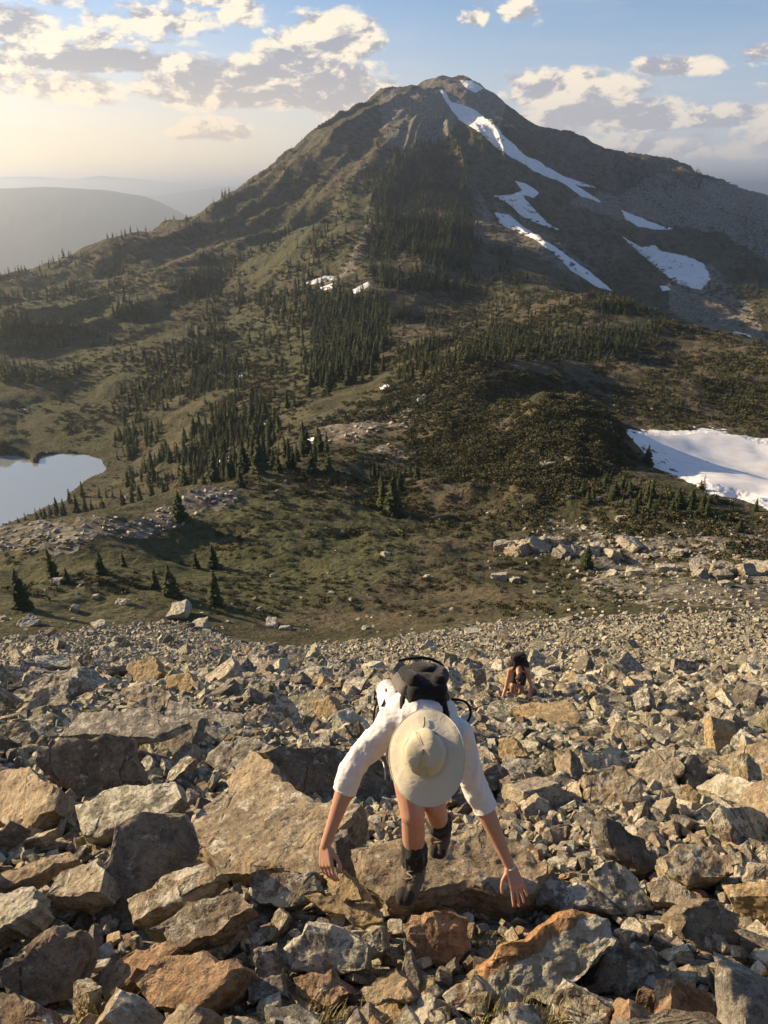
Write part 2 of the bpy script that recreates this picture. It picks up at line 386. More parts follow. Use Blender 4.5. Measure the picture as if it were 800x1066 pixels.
def masks(px, py, r, x, y):
    """scree, lush grass, red-brown heath on the ground, from where the photograph shows them (all kept to their distance)"""
    wob = 9 * fbm2(x, y, np.maximum(r * .05, 1), 4, 21, .6); qx = px + wob; qy = py + .7 * wob
    q = (qx, qy)
    sc_ = np.zeros_like(px); gr = np.zeros_like(px); br = np.zeros_like(px)
    def add(a_, b_): return np.maximum(a_, b_)
    far = (r > 600); mid = (r > 100) & (r < 600); near_ = (r > 60) & (r < 260)
    sc_ = add(sc_, (r < 90) * sstep(py - edge_y(px), -7, 2) + (r < 25))
    for poly, k, lim, fe in [
        ([(-40,560),(60,545),(130,540),(200,508),(245,505),(235,520),(180,545),(110,560),(60,580),(0,575)], 1, near_, 5),
        ([(330,440),(390,425),(420,405),(440,415),(420,440),(380,455),(330,460)], .8, mid, 5),
        ([(400,462),(425,468),(400,480),(385,470)], .9, near_, 4),
        ([(600,560),(800,545),(900,560),(900,640),(620,635),(600,600)], .55, near_, 10),
        ([(700,190),(900,190),(900,400),(800,270),(750,240),(690,236),(640,228),(600,214),(660,205)], 1.25, far, 6),
        ([(700,290),(740,275),(790,330),(800,360),(740,345),(700,325)], 1.2, far, 6),
        ([(395,95),(455,78),(500,84),(530,100),(520,130),(470,130),(440,160),(400,150)], .75, far, 8),
        ([(500,200),(560,230),(640,290),(620,300),(540,260),(480,250)], .45, far, 8),
        ([(330,300),(350,270),(390,215),(400,212),(380,260),(350,305)], .6, far, 5),
        ([(540,560),(580,545),(640,545),(640,575),(560,590)], .5, near_, 5)]:
        sc_ = add(sc_, k * reg(poly, fe, q) * lim)
    for poly, k, lim, fe in [
        ([(190,530),(260,515),(400,520),(440,560),(400,600),(260,640),(150,640),(120,600),(160,560)], 1, near_, 14),
        ([(0,580),(120,570),(150,640),(0,660)], .6, near_, 10),
        ([(0,400),(110,390),(120,470),(0,470)], .6, mid, 10),
        ([(60,350),(160,380),(240,330),(250,370),(120,400),(60,390)], .6, mid, 12),
        ([(230,330),(330,320),(320,400),(240,390)], .7, (r > 250), 10),
        ([(180,250),(300,190),(390,210),(380,250),(290,290),(200,290)], .55, (r > 500), 12),
        ([(0,280),(100,262),(180,240),(160,330),(0,340)], .5, (r > 500), 12),
        ([(360,150),(410,200),(400,260),(370,300)], .5, (r > 500), 12)]:
        gr = add(gr, k * reg(poly, fe, q) * lim)
    for poly, k, lim, fe in [
        ([(400,210),(520,150),(640,200),(640,290),(700,330),(520,330),(420,280)], .5, (r > 500), 14),
        ([(500,95),(720,170),(740,215),(640,290),(560,240),(600,205)], 1.15, (r > 700), 8),
        ([(250,190),(400,110),(470,110),(470,200),(400,180),(300,220)], .7, (r > 700), 10),
        ([(400,300),(640,300),(800,360),(800,460),(660,440),(560,400),(420,400)], .8, mid, 14),
        ([(60,270),(180,230),(250,190),(250,230),(150,300)], .8, (r > 500), 8),
        ([(440,400),(640,400),(640,520),(420,540),(380,470)], .7, near_, 12),
        ([(430,560),(600,570),(560,640),(300,665),(280,650),(420,600)], .7, near_, 12)]:
        br = add(br, k * reg(poly, fe, q) * lim)
    return sc_, gr, br
SM, GM, BM = masks(gpx, gpy, RR, XX, YY)
idx = np.arange(NA * len(rr)).reshape(len(rr), NA)
Q = np.stack([idx[:-1, :-1], idx[:-1, 1:], idx[1:, 1:], idx[1:, :-1]], -1).reshape(-1, 4)[:, ::-1]
Q2 = np.stack([idx[:-1, -1], idx[:-1, 0], idx[1:, 0], idx[1:, -1]], -1)[:, ::-1]
# skirt to the valley floor and the horizon
V = np.stack([XX, YY, ZZ], -1).reshape(-1, 3)
n0 = len(V); ring = idx[-1]; ext = []
for r_, z_ in ((4200, -620), (7000, -840), (16000, -860), (33900, -860)):
    ext.append(np.stack([np.sin(aa) * r_, np.cos(aa) * r_, np.full(NA, float(z_)) + (60 * vn2(aa * 9, aa * 0 + r_ / 999., 4) if r_ < 9000 else 0)], -1))
V = np.concatenate([V] + ext); QQ = [Q, Q2]; prev = ring
for k_ in range(4):
    cur = np.arange(NA) + n0 + k_ * NA; QQ.append(np.stack([prev, np.roll(prev, -1), np.roll(cur, -1), cur], -1)[:, ::-1]); prev = cur
fan = np.concatenate(QQ)
pad = NA * 4
def padv(a_, v_=0.): return np.concatenate([a_.ravel(), np.full(pad, v_)])

MG, t, b = mat('mountain_ground')
pos = t.node('ShaderNodeNewGeometry').outputs['Position']; nrm = t.node('ShaderNodeNewGeometry').outputs['Normal']
screeA = t.attr('scree', 'Fac'); grassA = t.attr('lush', 'Fac'); brownA = t.attr('heath', 'Fac')
nb = t.noise(pos, .02, 6, .6, .3); nm = t.noise(pos, .11, 8, .62, .3); nf = t.noise(pos, .9, 6, .65); nff = t.noise(pos, 6.0, 6, .65)
veg = t.mix(t.ss(nm, .35, .65), (.056, .056, .030), (.136, .124, .072))
veg = t.mix(t.m('MULTIPLY', grassA, t.ss(nf, .25, .7)), veg, (.112, .124, .052))
veg = t.mix(t.m('MULTIPLY', brownA, t.ss(nm, .40, .58)), veg, (.165, .125, .088))
veg = t.mix(t.m('MULTIPLY', t.ss(nf, .5, .7), .55), veg, (.048, .046, .026))
veg = t.mix(t.m('MULTIPLY', t.ss(nff, .5, .72), .40), veg, (.20, .18, .10))
tuf = t.vor(pos, .23, 'F1', 'Distance'); tuf2 = t.vor(t.vm('ADD', pos, t.vm('SCALE', t.noise(pos, .5, 3, out='Color'), scale=3.0)), .75, 'F1', 'Distance')
veg = t.mix(t.m('MULTIPLY', t.m('MULTIPLY', t.ss(tuf2, .42, .12), t.ss(nm, .40, .56)), .75), veg, (.040, .046, .022))
veg = t.mix(t.m('MULTIPLY', t.m('MULTIPLY', t.ss(tuf, .5, .1), t.ss(nb, .42, .58)), .55), veg, (.052, .054, .027))
rockc = t.mix(t.ss(nf, .3, .7), (.12, .112, .09), (.27, .25, .20)); rockc = t.mix(t.ss(nb, .45, .65), rockc, (.20, .145, .105))
vr = t.vor(pos, .42, 'F1', 'Color'); vd = t.vor(pos, .42, 'F1', 'Distance')
sepc = t.node('ShaderNodeSeparateColor'); t.l.new(vr, sepc.inputs[0])
rockc = t.mix(t.m('MULTIPLY', t.ss(sepc.outputs[0], .3, 1.0), .5), rockc, (.40, .37, .30))
rockc = t.mix(t.m('MULTIPLY', t.ss(vd, .55, .9), .6), rockc, (.05, .046, .036))
sepn = t.node('ShaderNodeSeparateXYZ'); t.l.new(nrm, sepn.inputs[0])
steep = t.ss(sepn.outputs[2], .90, .70)
mask = t.m('ADD', t.m('MULTIPLY', screeA, 1.15), t.m('MULTIPLY', t.m('SUBTRACT', nf, .5), 1.5))
mask = t.m('ADD', mask, t.m('MULTIPLY', t.m('SUBTRACT', nm, .5), 1.0))
mask = t.m('ADD', mask, t.m('MULTIPLY', steep, .28))
mk = t.ss(mask, .42, .66)
col = t.mix(mk, veg, rockc)
t.set(b.inputs['Base Color'], col); b.inputs['Roughness'].default_value = .95; b.inputs['Specular IOR Level'].default_value = .15
hh_ = t.m('ADD', t.m('ADD', t.m('MULTIPLY', nf, 1.0), t.m('MULTIPLY', nff, .25)), t.m('ADD', t.m('MULTIPLY', nm, 4.0), t.m('MULTIPLY', tuf2, -.5)))
t.set(b.inputs['Normal'], t.bump(t.m('ADD', hh_, t.m('MULTIPLY', t.m('MULTIPLY', vd, mk), -.8)), .9, 1.1))
me = npmesh('ground', V, fan, True, [MG], {'scree': padv(SM), 'lush': padv(GM), 'heath': padv(BM)})
go = link(bpy.data.objects.new('ground', me)); props(go, 'grassy and stony mountain ground with heath, scree and bare slopes', None, None, 'structure')

# ------------------------------------------------------------------ lake
ml, t, b = mat('lake_water'); tc = t.node('ShaderNodeNewGeometry').outputs['Position']
b.inputs['Base Color'].default_value = (.30, .33, .33, 1); b.inputs['Roughness'].default_value = .04; b.inputs['IOR'].default_value = 1.9  # whitish base colour carries part of the pale sky's reflection
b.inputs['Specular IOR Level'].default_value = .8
t.set(b.inputs['Normal'], t.bump(t.noise(t.vm('MULTIPLY', tc, (.6, .25, 1)), 1.2, 4), .06, .05))
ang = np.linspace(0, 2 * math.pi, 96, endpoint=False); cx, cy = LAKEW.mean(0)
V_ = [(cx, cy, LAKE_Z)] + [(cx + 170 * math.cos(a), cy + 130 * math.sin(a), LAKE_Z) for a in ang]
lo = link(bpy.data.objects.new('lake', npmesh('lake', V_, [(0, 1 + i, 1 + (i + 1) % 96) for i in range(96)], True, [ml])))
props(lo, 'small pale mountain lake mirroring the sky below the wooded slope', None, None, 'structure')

# ------------------------------------------------------------------ far hills beyond the valley
mh, t, b = mat('far_hill'); tc = t.node('ShaderNodeNewGeometry').outputs['Position']
t.set(b.inputs['Base Color'], t.mix(t.noise(tc, .0011, 7, .6), (.028, .042, .026), (.075, .08, .045))); b.inputs['Roughness'].default_value = 1
b.inputs['Specular IOR Level'].default_value = 0
def far_hill(name, pts, rc, depth, label, seed):
    """a long hill whose crest stands at distance rc; pts = (photo x, photo y) of its crest line"""
    pts = sorted(pts); A_, TE = az_te([p[0] for p in pts], [p[1] for p in pts])
    az_ = np.linspace(A_[0], A_[-1], 420); crest = np.interp(az_, A_, TE) * rc
    s_ = np.linspace(-1, 1, 61); S, AZ_ = np.meshgrid(s_, az_, indexing='ij'); C = crest[None, :] + 0 * S
    rad = rc + S * depth; x = np.sin(AZ_) * rad; y = np.cos(AZ_) * rad
    prof = np.clip(1 - np.abs(S) ** 1.25, 0, 1); prof = prof * .86 + .14 * np.cos(S * math.pi / 2)
    z = -880 + (C + 880) * prof
    rough = fbm2(x, y, rc * .06, 6, seed, .55) * rc * .0085
    z = z + rough * sstep(np.abs(S), .02, .5) * (1 - sstep(np.abs(S), .9, 1)) + 0.12 * rough
    n_, m_ = x.shape; id_ = np.arange(n_ * m_).reshape(n_, m_)
    F = np.stack([id_[:-1, :-1], id_[1:, :-1], id_[1:, 1:], id_[:-1, 1:]], -1).reshape(-1, 4)
    o = link(bpy.data.objects.new(name, npmesh(name, np.stack([x, y, z], -1).reshape(-1, 3), F, True, [mh])))
    props(o, label, None, None, 'structure')
far_hill('hill', [(-700,215),(-400,205),(-200,200),(0,196),(60,195),(110,198),(150,204),(166,210),(190,222),(240,250),(320,300)], 8800, 3300, 'blue hazy flat topped hill across the valley', 41)
far_hill('hill', [(-200,190),(60,200),(120,204),(165,203),(200,198),(235,195),(300,192),(380,196),(460,205)], 17000, 4200, 'pale lower hills behind the blue flat topped hill', 45)
far_hill('hill', [(-900,196),(-300,190),(-60,187),(0,185),(40,184),(75,187),(105,183),(150,187),(185,190),(225,193),(300,188),(500,186),(800,190),(1200,188)], 27000, 6000, 'palest mountain range on the far horizon', 49)

# ------------------------------------------------------------------ snow patches
MS, t, b = mat('snow'); pos = t.node('ShaderNodeNewGeometry').outputs['Position']
sn = t.noise(pos, .25, 6, .6); t.set(b.inputs['Base Color'], t.mix(t.ss(sn, .35, .75), (.80, .81, .83), (.70, .69, .68)))
b.inputs['Roughness'].default_value = .7; b.inputs['Specular IOR Level'].default_value = .2
t.set(b.inputs['Normal'], t.bump(t.noise(pos, .5, 4), .2, .2))
def snow(poly, rlim, thick, label, rough=1.2, soft=0):
    P = np.array(poly, float)
    A_, _t = az_te(P[:, 0], P[:, 1]); a0, a1 = A_.min() - .004, A_.max() + .004
    q = np.geomspace(rlim[0], rlim[1], int(math.log(rlim[1] / rlim[0]) / .0019) + 2); az_ = np.arange(a0, a1, R(.028))
    AZ_, RQ = np.meshgrid(az_, q); x = np.sin(AZ_) * RQ; y = np.cos(AZ_) * RQ; z = ground(x, y)
    px, py, _ = topix(x, y, z); L_ = RQ.mean()
    for _i in range(soft):                       # drifted snow evens the ground out
        zp = np.pad(z, 2, mode='edge'); z = (zp[2:-2, 2:-2] + zp[:-4, 2:-2] + zp[4:, 2:-2] + zp[2:-2, :-4] + zp[2:-2, 4:] + zp[1:-3, 2:-2] + zp[3:-1, 2:-2]) / 7
    sd = polysd(px, py, P) + rough * fbm2(x, y, L_ * .012, 4, 9, .6)
    hgt = np.clip(sd * (.35 if not soft else .14), -1, 1) * thick; keep = sd > -2.5
    # one connected patch: keep what hangs together with the biggest piece
    lab_ = np.zeros(keep.shape, int); cur_ = 0; best_ = (0, 0)
    for sj, si in np.argwhere(keep)[::7]:
        if lab_[sj, si]: continue
        cur_ += 1; stk = [(sj, si)]; lab_[sj, si] = cur_; cnt = 0
        while stk:
            j_, i_ = stk.pop(); cnt += 1
            for a_, b_ in ((j_ + 1, i_), (j_ - 1, i_), (j_, i_ + 1), (j_, i_ - 1)):
                if 0 <= a_ < keep.shape[0] and 0 <= b_ < keep.shape[1] and keep[a_, b_] and not lab_[a_, b_]: lab_[a_, b_] = cur_; stk.append((a_, b_))
        if cnt > best_[0]: best_ = (cnt, cur_)
    keep = keep & (lab_ == best_[1])
    kf = keep[:-1, :-1] & keep[1:, :-1] & keep[:-1, 1:] & keep[1:, 1:]
    id_ = np.arange(x.size).reshape(x.shape)
    F = np.stack([id_[:-1, :-1], id_[:-1, 1:], id_[1:, 1:], id_[1:, :-1]], -1)[kf][:, ::-1]
    if len(F) == 0: print('EMPTY SNOW', label); return
    us, inv = np.unique(F.ravel(), return_inverse=True)
    V_ = np.stack([x, y, z + hgt], -1).reshape(-1, 3)[us]
    c = V_.mean(0); o = link(bpy.data.objects.new('snow_patch', npmesh('snow_patch', V_ - c, inv.reshape(-1, 4), True, [MS])))
    o.location = c; props(o, label, 'snow patch', 'snow patches on the mountain')
snow([(649,447),(700,449),(742,445),(800,459),(900,480),(900,545),(800,531),(770,522),(740,514),(705,496),(680,486),(662,466)], (118, 260), .75, 'large white snowfield filling the hollow right of the shrubby knoll', 1.6, 60)
snow([(456,93),(462,93),(470,106),(490,112),(510,125),(524,140),(545,160),(575,176),(600,192),(625,210),(605,204),(585,190),(560,180),(535,165),(515,152),(500,138),(480,126),(470,114)], (1000, 1480), 2.2, 'long snow gully running down from the summit', .8)
snow([(565,176),(590,184),(615,193),(628,197),(600,193),(580,186)], (1000, 1480), 2, 'thin snow tongue branching off the long summit gully', .5)
snow([(478,83),(492,84),(505,92),(495,96),(486,92)], (1250, 1480), 2, 'small snow cap just beside the summit', .6)
snow([(536,188),(548,191),(562,201),(556,206),(545,203),(547,207),(556,218),(570,232),(592,243),(572,237),(545,226),(530,212),(513,204),(535,202),(543,198)], (700, 1200), 1.8, 'forked snow patch halfway down the mountain, topmost of the lower pair', .6)
snow([(515,221),(530,223),(545,236),(560,245),(580,258),(605,276),(640,304),(620,298),(595,282),(575,262),(555,248),(535,240),(520,232)], (560, 1100), 1.4, 'long thin snow streak below the forked snow patch', .6)
snow([(535,243),(550,246),(557,253),(545,255)], (560, 1100), 1.2, 'small snow spot touching the long thin streak', .5)
snow([(647,218),(660,224),(680,232),(702,238),(690,240),(665,236),(652,228)], (800, 1500), 2, 'wedge of snow high on the right slope above the broad patch', .6)
snow([(643,242),(655,250),(668,258),(680,255),(690,262),(715,267),(732,274),(740,290),(730,302),(712,297),(700,292),(683,278),(668,264)], (700, 1400), 2, 'broad ragged snow patch on the right slope', 1.)
snow([(686,297),(695,297),(698,302),(690,303)], (640, 1200), 1.5, 'tiny snow spot under the broad ragged patch', .5)
snow([(750,346),(765,345),(782,349),(784,354),(768,352)], (500, 900), 1.6, 'snow strip low behind the near ridge on the right', .6)
snow([(656,321),(668,323),(670,328),(658,326)], (400, 900), 1.2, 'small snow spot peeping over the near brown ridge', .5)
snow([(317,295),(330,290),(340,286),(348,287),(347,291),(335,294),(322,297)], (500, 1000), 1.2, 'upper of two snow patches under the rusty scree chute', .3)
snow([(333,299),(346,295),(353,295),(349,299),(336,303)], (500, 1000), 1.2, 'lower of two snow patches under the rusty scree chute', .3)
snow([(366,302),(384,293),(386,297),(370,306)], (400, 1000), 1, 'slim snow sliver right of the twin snow patch', .4)
snow([(262,440),(272,436),(277,441),(268,445)], (200, 500), .8, 'snow spot among firs, second one down the dark slope', .4)
snow([(221,479),(234,475),(245,478),(232,484)], (105, 500), .5, 'oval snow spot at the top of the grey boulder run', .4)
snow([(320,457),(332,453),(336,458),(326,462)], (105, 500), .5, 'snow spot above the meadow left of the stony gully', .4)
snow([(395,403),(405,399),(409,404),(399,409)], (200, 500), .7, 'round snow spot at the head of the stony gully', .4)
snow([(247,391),(254,390),(255,396),(248,396)], (300, 700), .8, 'dot of snow highest among the dark firs', .3)
snow([(17,424),(30,426),(30,429),(18,427)], (350, 700), .8, 'small snow dash on the grassy slope beyond the lake', .3)

# ------------------------------------------------------------------ haze
mz = bpy.data.materials.new('haze'); mz.use_nodes = True; nt = mz.node_tree; nt.nodes.clear()
ov = nt.nodes.new('ShaderNodeOutputMaterial'); pv = nt.nodes.new('ShaderNodeVolumePrincipled'); nt.links.new(pv.outputs[0], ov.inputs['Volume'])
HAZE_D = 1.4e-4
pv.inputs['Density'].default_value = HAZE_D; pv.inputs['Color'].default_value = (.72, .82, .98, 1); pv.inputs['Anisotropy'].default_value = .70
S_ = 34000; zb_, zt_ = -940, 215
Vh = [(x * S_, y * S_, z) for z in (zb_, zt_) for y in (-1, 1) for x in (-1, 1)]
ho = link(bpy.data.objects.new('haze', npmesh('haze', Vh, [(0, 2, 3, 1), (4, 5, 7, 6), (0, 1, 5, 4), (2, 6, 7, 3), (0, 4, 6, 2), (1, 3, 7, 5)], False, [mz])))
props(ho, 'thin warm summer haze filling the valley air', None, None, 'stuff')
# the ground sheet ends inside the haze box
print('terrain done', time.time() - T0)
# ------------------------------------------------------------------ trees and shrubs
rng = np.random.default_rng(7)
def hits(px, py):
    """many photo pixels -> ground points (nan where sky)"""
    A_, TE = az_te(px, py); out = np.full((len(A_), 3), np.nan)
    ii = np.clip(np.interp(A_, aa, np.arange(NA)).round().astype(int), 0, NA - 1)
    for k in range(len(A_)):
        j = int(np.searchsorted(MT[:, ii[k]], TE[k]))
        if j >= len(rr): continue
        r = rr[j]; out[k, 0] = math.sin(A_[k]) * r; out[k, 1] = math.cos(A_[k]) * r
    ok = ~np.isnan(out[:, 0]); out[ok, 2] = ground(out[ok, 0], out[ok, 1]); return out
def stack(protos, which, pos, scale, rot, tilt=None):
    """merge instances: protos [(V,F)], which (n,), pos (n,3), scale (n,) or (n,3), rot (n,) yaw or (n,3,3)"""
    Vs, Fs, own = [], [], []; base = 0
    for p_, (PV, PF) in enumerate(protos):
        k = np.nonzero(which == p_)[0]
        if len(k) == 0: continue
        s_ = scale[k]; s_ = s_[:, None, None] if s_.ndim == 1 else s_[:, None, :]
        v = PV[None] * s_
        if rot.ndim == 1:
            c, s = np.cos(rot[k])[:, None], np.sin(rot[k])[:, None]
            v = np.stack([v[..., 0] * c - v[..., 1] * s, v[..., 0] * s + v[..., 1] * c, v[..., 2]], -1)
        else: v = np.einsum('nij,nkj->nki', rot[k], v)
        v = v + pos[k][:, None, :]
        Vs.append(v.reshape(-1, 3)); n = len(PV)
        Fs.append((PF[None] + (np.arange(len(k)) * n)[:, None, None] + base).reshape(-1, PF.shape[1])); base += n * len(k)
        own.append(np.repeat(k, n))
    return np.concatenate(Vs), np.concatenate(Fs), np.concatenate(own)
def crown_proto(seed, n, width=.17, base=.08):
    """unit-height conifer crown of drooping sprays; triangles"""
    r_ = random.Random(seed); V, F = [], []
    lop = r_.uniform(0, 6.28)
    for i in range(n):
        h = base + (1 - base) * ((i + r_.random()) / n) ** 1.12
        if h > .985: h = .985
        a = r_.uniform(0, 6.28318); rad = width * ((1 - h) ** .78) * r_.uniform(.55, 1.18) * (1 + .22 * math.cos(a - lop)) + .012
        if r_.random() < .12: rad *= 1.25
        dr = rad * r_.uniform(.25, .75); ww = rad * r_.uniform(.28, .5) + .006
        ca_, sa_ = math.cos(a), math.sin(a); k = len(V)
        V += [(0, 0, h + .03 * r_.random()), (ca_ * rad * .55 - sa_ * ww, sa_ * rad * .55 + ca_ * ww, h - dr * .6),
              (ca_ * rad, sa_ * rad, h - dr * .55), (ca_ * rad * .55 + sa_ * ww, sa_ * rad * .55 - ca_ * ww, h - dr * .6),
              (ca_ * rad * .5, sa_ * rad * .5, h - dr * .12 + .01)]
        F += [(k, k + 1, k + 4), (k + 1, k + 2, k + 4), (k + 2, k + 3, k + 4), (k + 3, k, k + 4)]
    k = len(V); V += [(.008, 0, .93), (-.008, .008, .93), (-.004, -.008, .93), (0, 0, 1.0)]; F += [(k, k + 1, k + 3), (k + 1, k + 2, k + 3), (k + 2, k, k + 3)]
    return np.array(V), np.array(F)
def trunk_mesh(h=1.0, r0=.018, seg=7):
    V, F = [], []
    for j, (z, q) in enumerate(((-.04, 1.35), (.03, 1.0), (.4, .7), (.75, .35), (.96, .08))):
        for i in range(seg):
            a = i * 2 * math.pi / seg; V.append((r0 * q * math.cos(a) + .004 * math.sin(z * 7), r0 * q * math.sin(a), z * h))
    for j in range(4):
        for i in range(seg): F.append((j * seg + i, j * seg + (i + 1) % seg, (j + 1) * seg + (i + 1) % seg, (j + 1) * seg + i))
    return np.array(V), np.array(F)
def leaf_mat(name, c1, c2, tint=True):
    m, t, b = mat(name); pos = t.node('ShaderNodeNewGeometry').outputs['Position']
    rnd = t.node('ShaderNodeObjectInfo').outputs['Random']
    n = t.noise(pos, .9, 3); f = t.attr('shade', 'Fac') if tint else rnd
    c = t.mix(t.m('ADD', t.m('MULTIPLY', f, .7), t.m('MULTIPLY', n, .3)), c1, c2)
    t.set(b.inputs['Base Color'], c); b.inputs['Roughness'].default_value = .85; b.inputs['Specular IOR Level'].default_value = .1
    return m
M_leaf = leaf_mat('fir_needles', (.032, .045, .022), (.095, .105, .048)); M_leaf1 = leaf_mat('fir_needles_single', (.030, .042, .022), (.080, .092, .042), False)
M_bark = simple('bark', (.10, .075, .055), .95, .3, 3)
M_shrub = leaf_mat('shrub_leaves', (.052, .058, .030), (.160, .145, .080))
HI = [crown_proto(i, 190, .19 + .025 * (i % 3)) for i in range(6)]; MI = [crown_proto(20 + i, 70, .22) for i in range(5)]; LO = [crown_proto(40 + i, 26, .24) for i in range(5)]
trees = []                                       # x, y, z, h, tag
def forest(poly, n, h0, h1, tag, rl=(60, 2000), clump=.5, lam=40):
    P = np.array(poly, float); lo, hi = P.min(0), P.max(0); got = 0; tries = 0
    while got < n and tries < 12:
        m_ = n * 3; px = rng.uniform(lo[0], hi[0], m_); py = rng.uniform(lo[1], hi[1], m_); tries += 1
        k = polysd(px, py, P) > rng.normal(0, 7, m_); px, py = px[k], py[k]
        if len(px) == 0: continue
        w_ = hits(px, py); r = np.hypot(w_[:, 0], w_[:, 1])
        ok = ~np.isnan(w_[:, 0]) & (r > rl[0]) & (r < rl[1]); w_ = w_[ok]
        f = fbm2(w_[:, 0], w_[:, 1], lam, 3, 33); ok = f > (clump - .5) * 1.2 + rng.uniform(-.35, .35, len(f)); w_ = w_[ok]
        for q in w_:
            if got >= n: break
            if LAKE_Z + .3 > q[2] and q[0] < 0 and 200 < math.hypot(q[0], q[1]) < 500: continue
            u_ = rng.random(); trees.append((q[0], q[1], q[2], h0 + (h1 - h0) * u_ ** 1.4, tag)); got += 1
forest([(120,395),(180,385),(255,372),(262,440),(300,462),(235,470),(215,500),(130,500),(118,480),(125,430)], 760, 2.5, 7.0, 'mid', (120, 800), .5, 22)
forest([(375,165),(470,150),(480,200),(495,300),(460,330),(412,325),(385,420),(330,412),(313,362),(340,335),(392,305),(398,230)], 1700, 4, 9, 'strip', (300, 1500), .3, 45)
forest([(395,165),(470,148),(492,210),(485,300),(400,305),(382,240)], 1500, 6, 12, 'strip', (550, 1500), .1, 50)
forest([(225,283),(300,293),(385,315),(385,350),(320,345),(240,312),(150,305),(95,300),(100,285)], 520, 4, 10.5, 'band', (400, 1500), .35, 50)
forest([(0,285),(100,268),(180,238),(240,200),(330,160),(390,170),(380,230),(330,290),(100,300),(110,380),(0,400)], 1000, 3, 9, 'upper', (400, 1600), .62, 50)
forest([(0,300),(60,290),(110,310),(110,390),(40,395),(0,380)], 120, 5, 9, 'upper', (300, 1500), .6, 50)
forest([(240,315),(320,350),(330,425),(255,440),(250,380)], 60, 5, 9, 'mid', (200, 900), .55, 40)
forest([(110,310),(240,320),(240,380),(120,392)], 170, 6, 10, 'mid', (200, 1500), .62, 40)
forest([(250,435),(340,468),(352,495),(292,492),(235,475)], 50, 3, 5.5, 'edge', (100, 500), .5, 15)
forest([(480,290),(640,305),(700,338),(650,375),(560,368),(430,400),(405,370),(430,330)], 1500, 2.5, 5, 'ridge', (250, 800), .35, 30)
forest([(455,200),(480,210),(560,300),(500,300),(480,260)], 160, 5, 8, 'strip', (500, 1300), .5, 30)
forest([(640,165),(730,180),(735,200),(650,200)], 180, 7, 11, 'right', (700, 1800), .4, 60)
forest([(690,235),(800,258),(810,350),(745,300),(760,275)], 150, 6, 10, 'right', (600, 1500), .5, 50)
forest([(640,350),(800,372),(800,440),(700,430),(640,410)], 230, 1.6, 3.0, 'ridge', (200, 500), .5, 22)
forest([(385,500),(430,490),(440,530),(390,535)], 14, 2.0, 3.6, 'bench', (80, 250), .2, 10)
forest([(600,500),(740,510),(740,540),(620,530)], 60, 1.4, 2.8, 'bench', (80, 250), .4, 10)
forest([(0,20),(800,20),(800,300),(0,300)], 1, 5, 6, 'upper')
# wood on the hidden bank between the bench and the lake, its tops rising over the edge
k_ = 0
while k_ < 330:
    a_ = R(rng.uniform(-30, -9)); r_ = rng.uniform(135, 330); x, y = math.sin(a_) * r_, math.cos(a_) * r_; z = float(ground(x, y))
    if z < LAKE_Z + .25: continue
    h_ = rng.uniform(3, 8); tp = topix(x, y, z + h_); k_ += .25
    if tp[1] > 552 or not visible(np.array([x]), np.array([y]), h_ * .85)[0]: continue
    lake_front = float(polysd(np.array([tp[0]]), np.array([tp[1]]), LAKEP)[0])
    if lake_front > (9 if tp[0] < 60 else 14): continue
    trees.append((x, y, z, h_, 'bank')); k_ += .75
# skyline of the left shoulder
for px in np.arange(-10, 330, 3.2):
    if rng.random() < .45: continue
    a_ = float(az_te(px + rng.normal(0, 2), 250)[0]); i = int(np.clip(np.interp(a_, aa, np.arange(NA)), 0, NA - 1)); col_ = ZZ[:, i] / rr; col_ = np.where(rr > 400, col_, -9)
    j = int(np.argmax(col_)); r_ = rr[j] * rng.uniform(.96, 1.0); x, y = math.sin(a_) * r_, math.cos(a_) * r_
    trees.append((x, y, float(ground(x, y)), rng.uniform(5, 11) * (1 if px < 250 else .6), 'skyline'))
singles = [  # base px, base py, height px, label
 (225, 628, 36, 'dark bushy fir on the green meadow, biggest of the lone ones'), (106, 596, 23, 'small fir between the boulder run and the meadow'), (186, 541, 30, 'full dark fir standing at the end of the grey boulder run'),
 (54, 600, 30, 'thin pale fir on the stony meadow at the left'), (22, 634, 44, 'slender tall fir near the left end of the talus edge'), (178, 620, 34, 'slim fir just left of the biggest lone fir'),
 (162, 612, 22, 'thin young fir second left of the biggest lone fir'), (204, 592, 18, 'young fir uphill of the biggest lone fir'), (222, 592, 26, 'rounded young fir uphill of the biggest lone fir, nearer the grass patch'),
 (129, 590, 16, 'low fir bush beside the stony strip'), (70, 607, 18, 'knee high fir beside the thin pale one'), (674, 482, 19, 'lone fir standing against the snowfield'),
 (787, 532, 14, 'small fir tip at the lower corner of the snowfield'), (250, 508, 22, 'fir on the bench rim above the boulder run'), (290, 492, 18, 'fir on the bench rim near the oval snow spot'),
 (325, 494, 26, 'dark fir at the top of the green bench'), (342, 492, 20, 'shorter fir beside the dark one at the top of the bench'), (410, 532, 40, 'broad dark fir clump standing in the middle of the bench'), (398, 528, 28, 'dark fir leaning into the broad clump'),
 (770, 554, 16, 'dark low fir near the edge of the brown shoulder'), (640, 520, 20, 'dark fir bush above the white boulders'), (610, 592, 26, 'dark fir bush growing out of the pale outcrop'), (705, 528, 22, 'dark fir bush right of the white boulders'), (730, 536, 20, 'dark squat fir under the snowfield')]
sing = []
for (px, py, hp, lab) in singles:
    q = hit(px, py, 60)
    if q is None: continue
    h_ = hp / FPX * math.hypot(q[1] * CP - q[2] * SP, 0) * 1.0 / .93
    sing.append((q[0], q[1], q[2] - .05, h_, lab))
TR = np.array([t_[:4] for t_ in trees]); tags = np.array([t_[4] for t_ in trees])
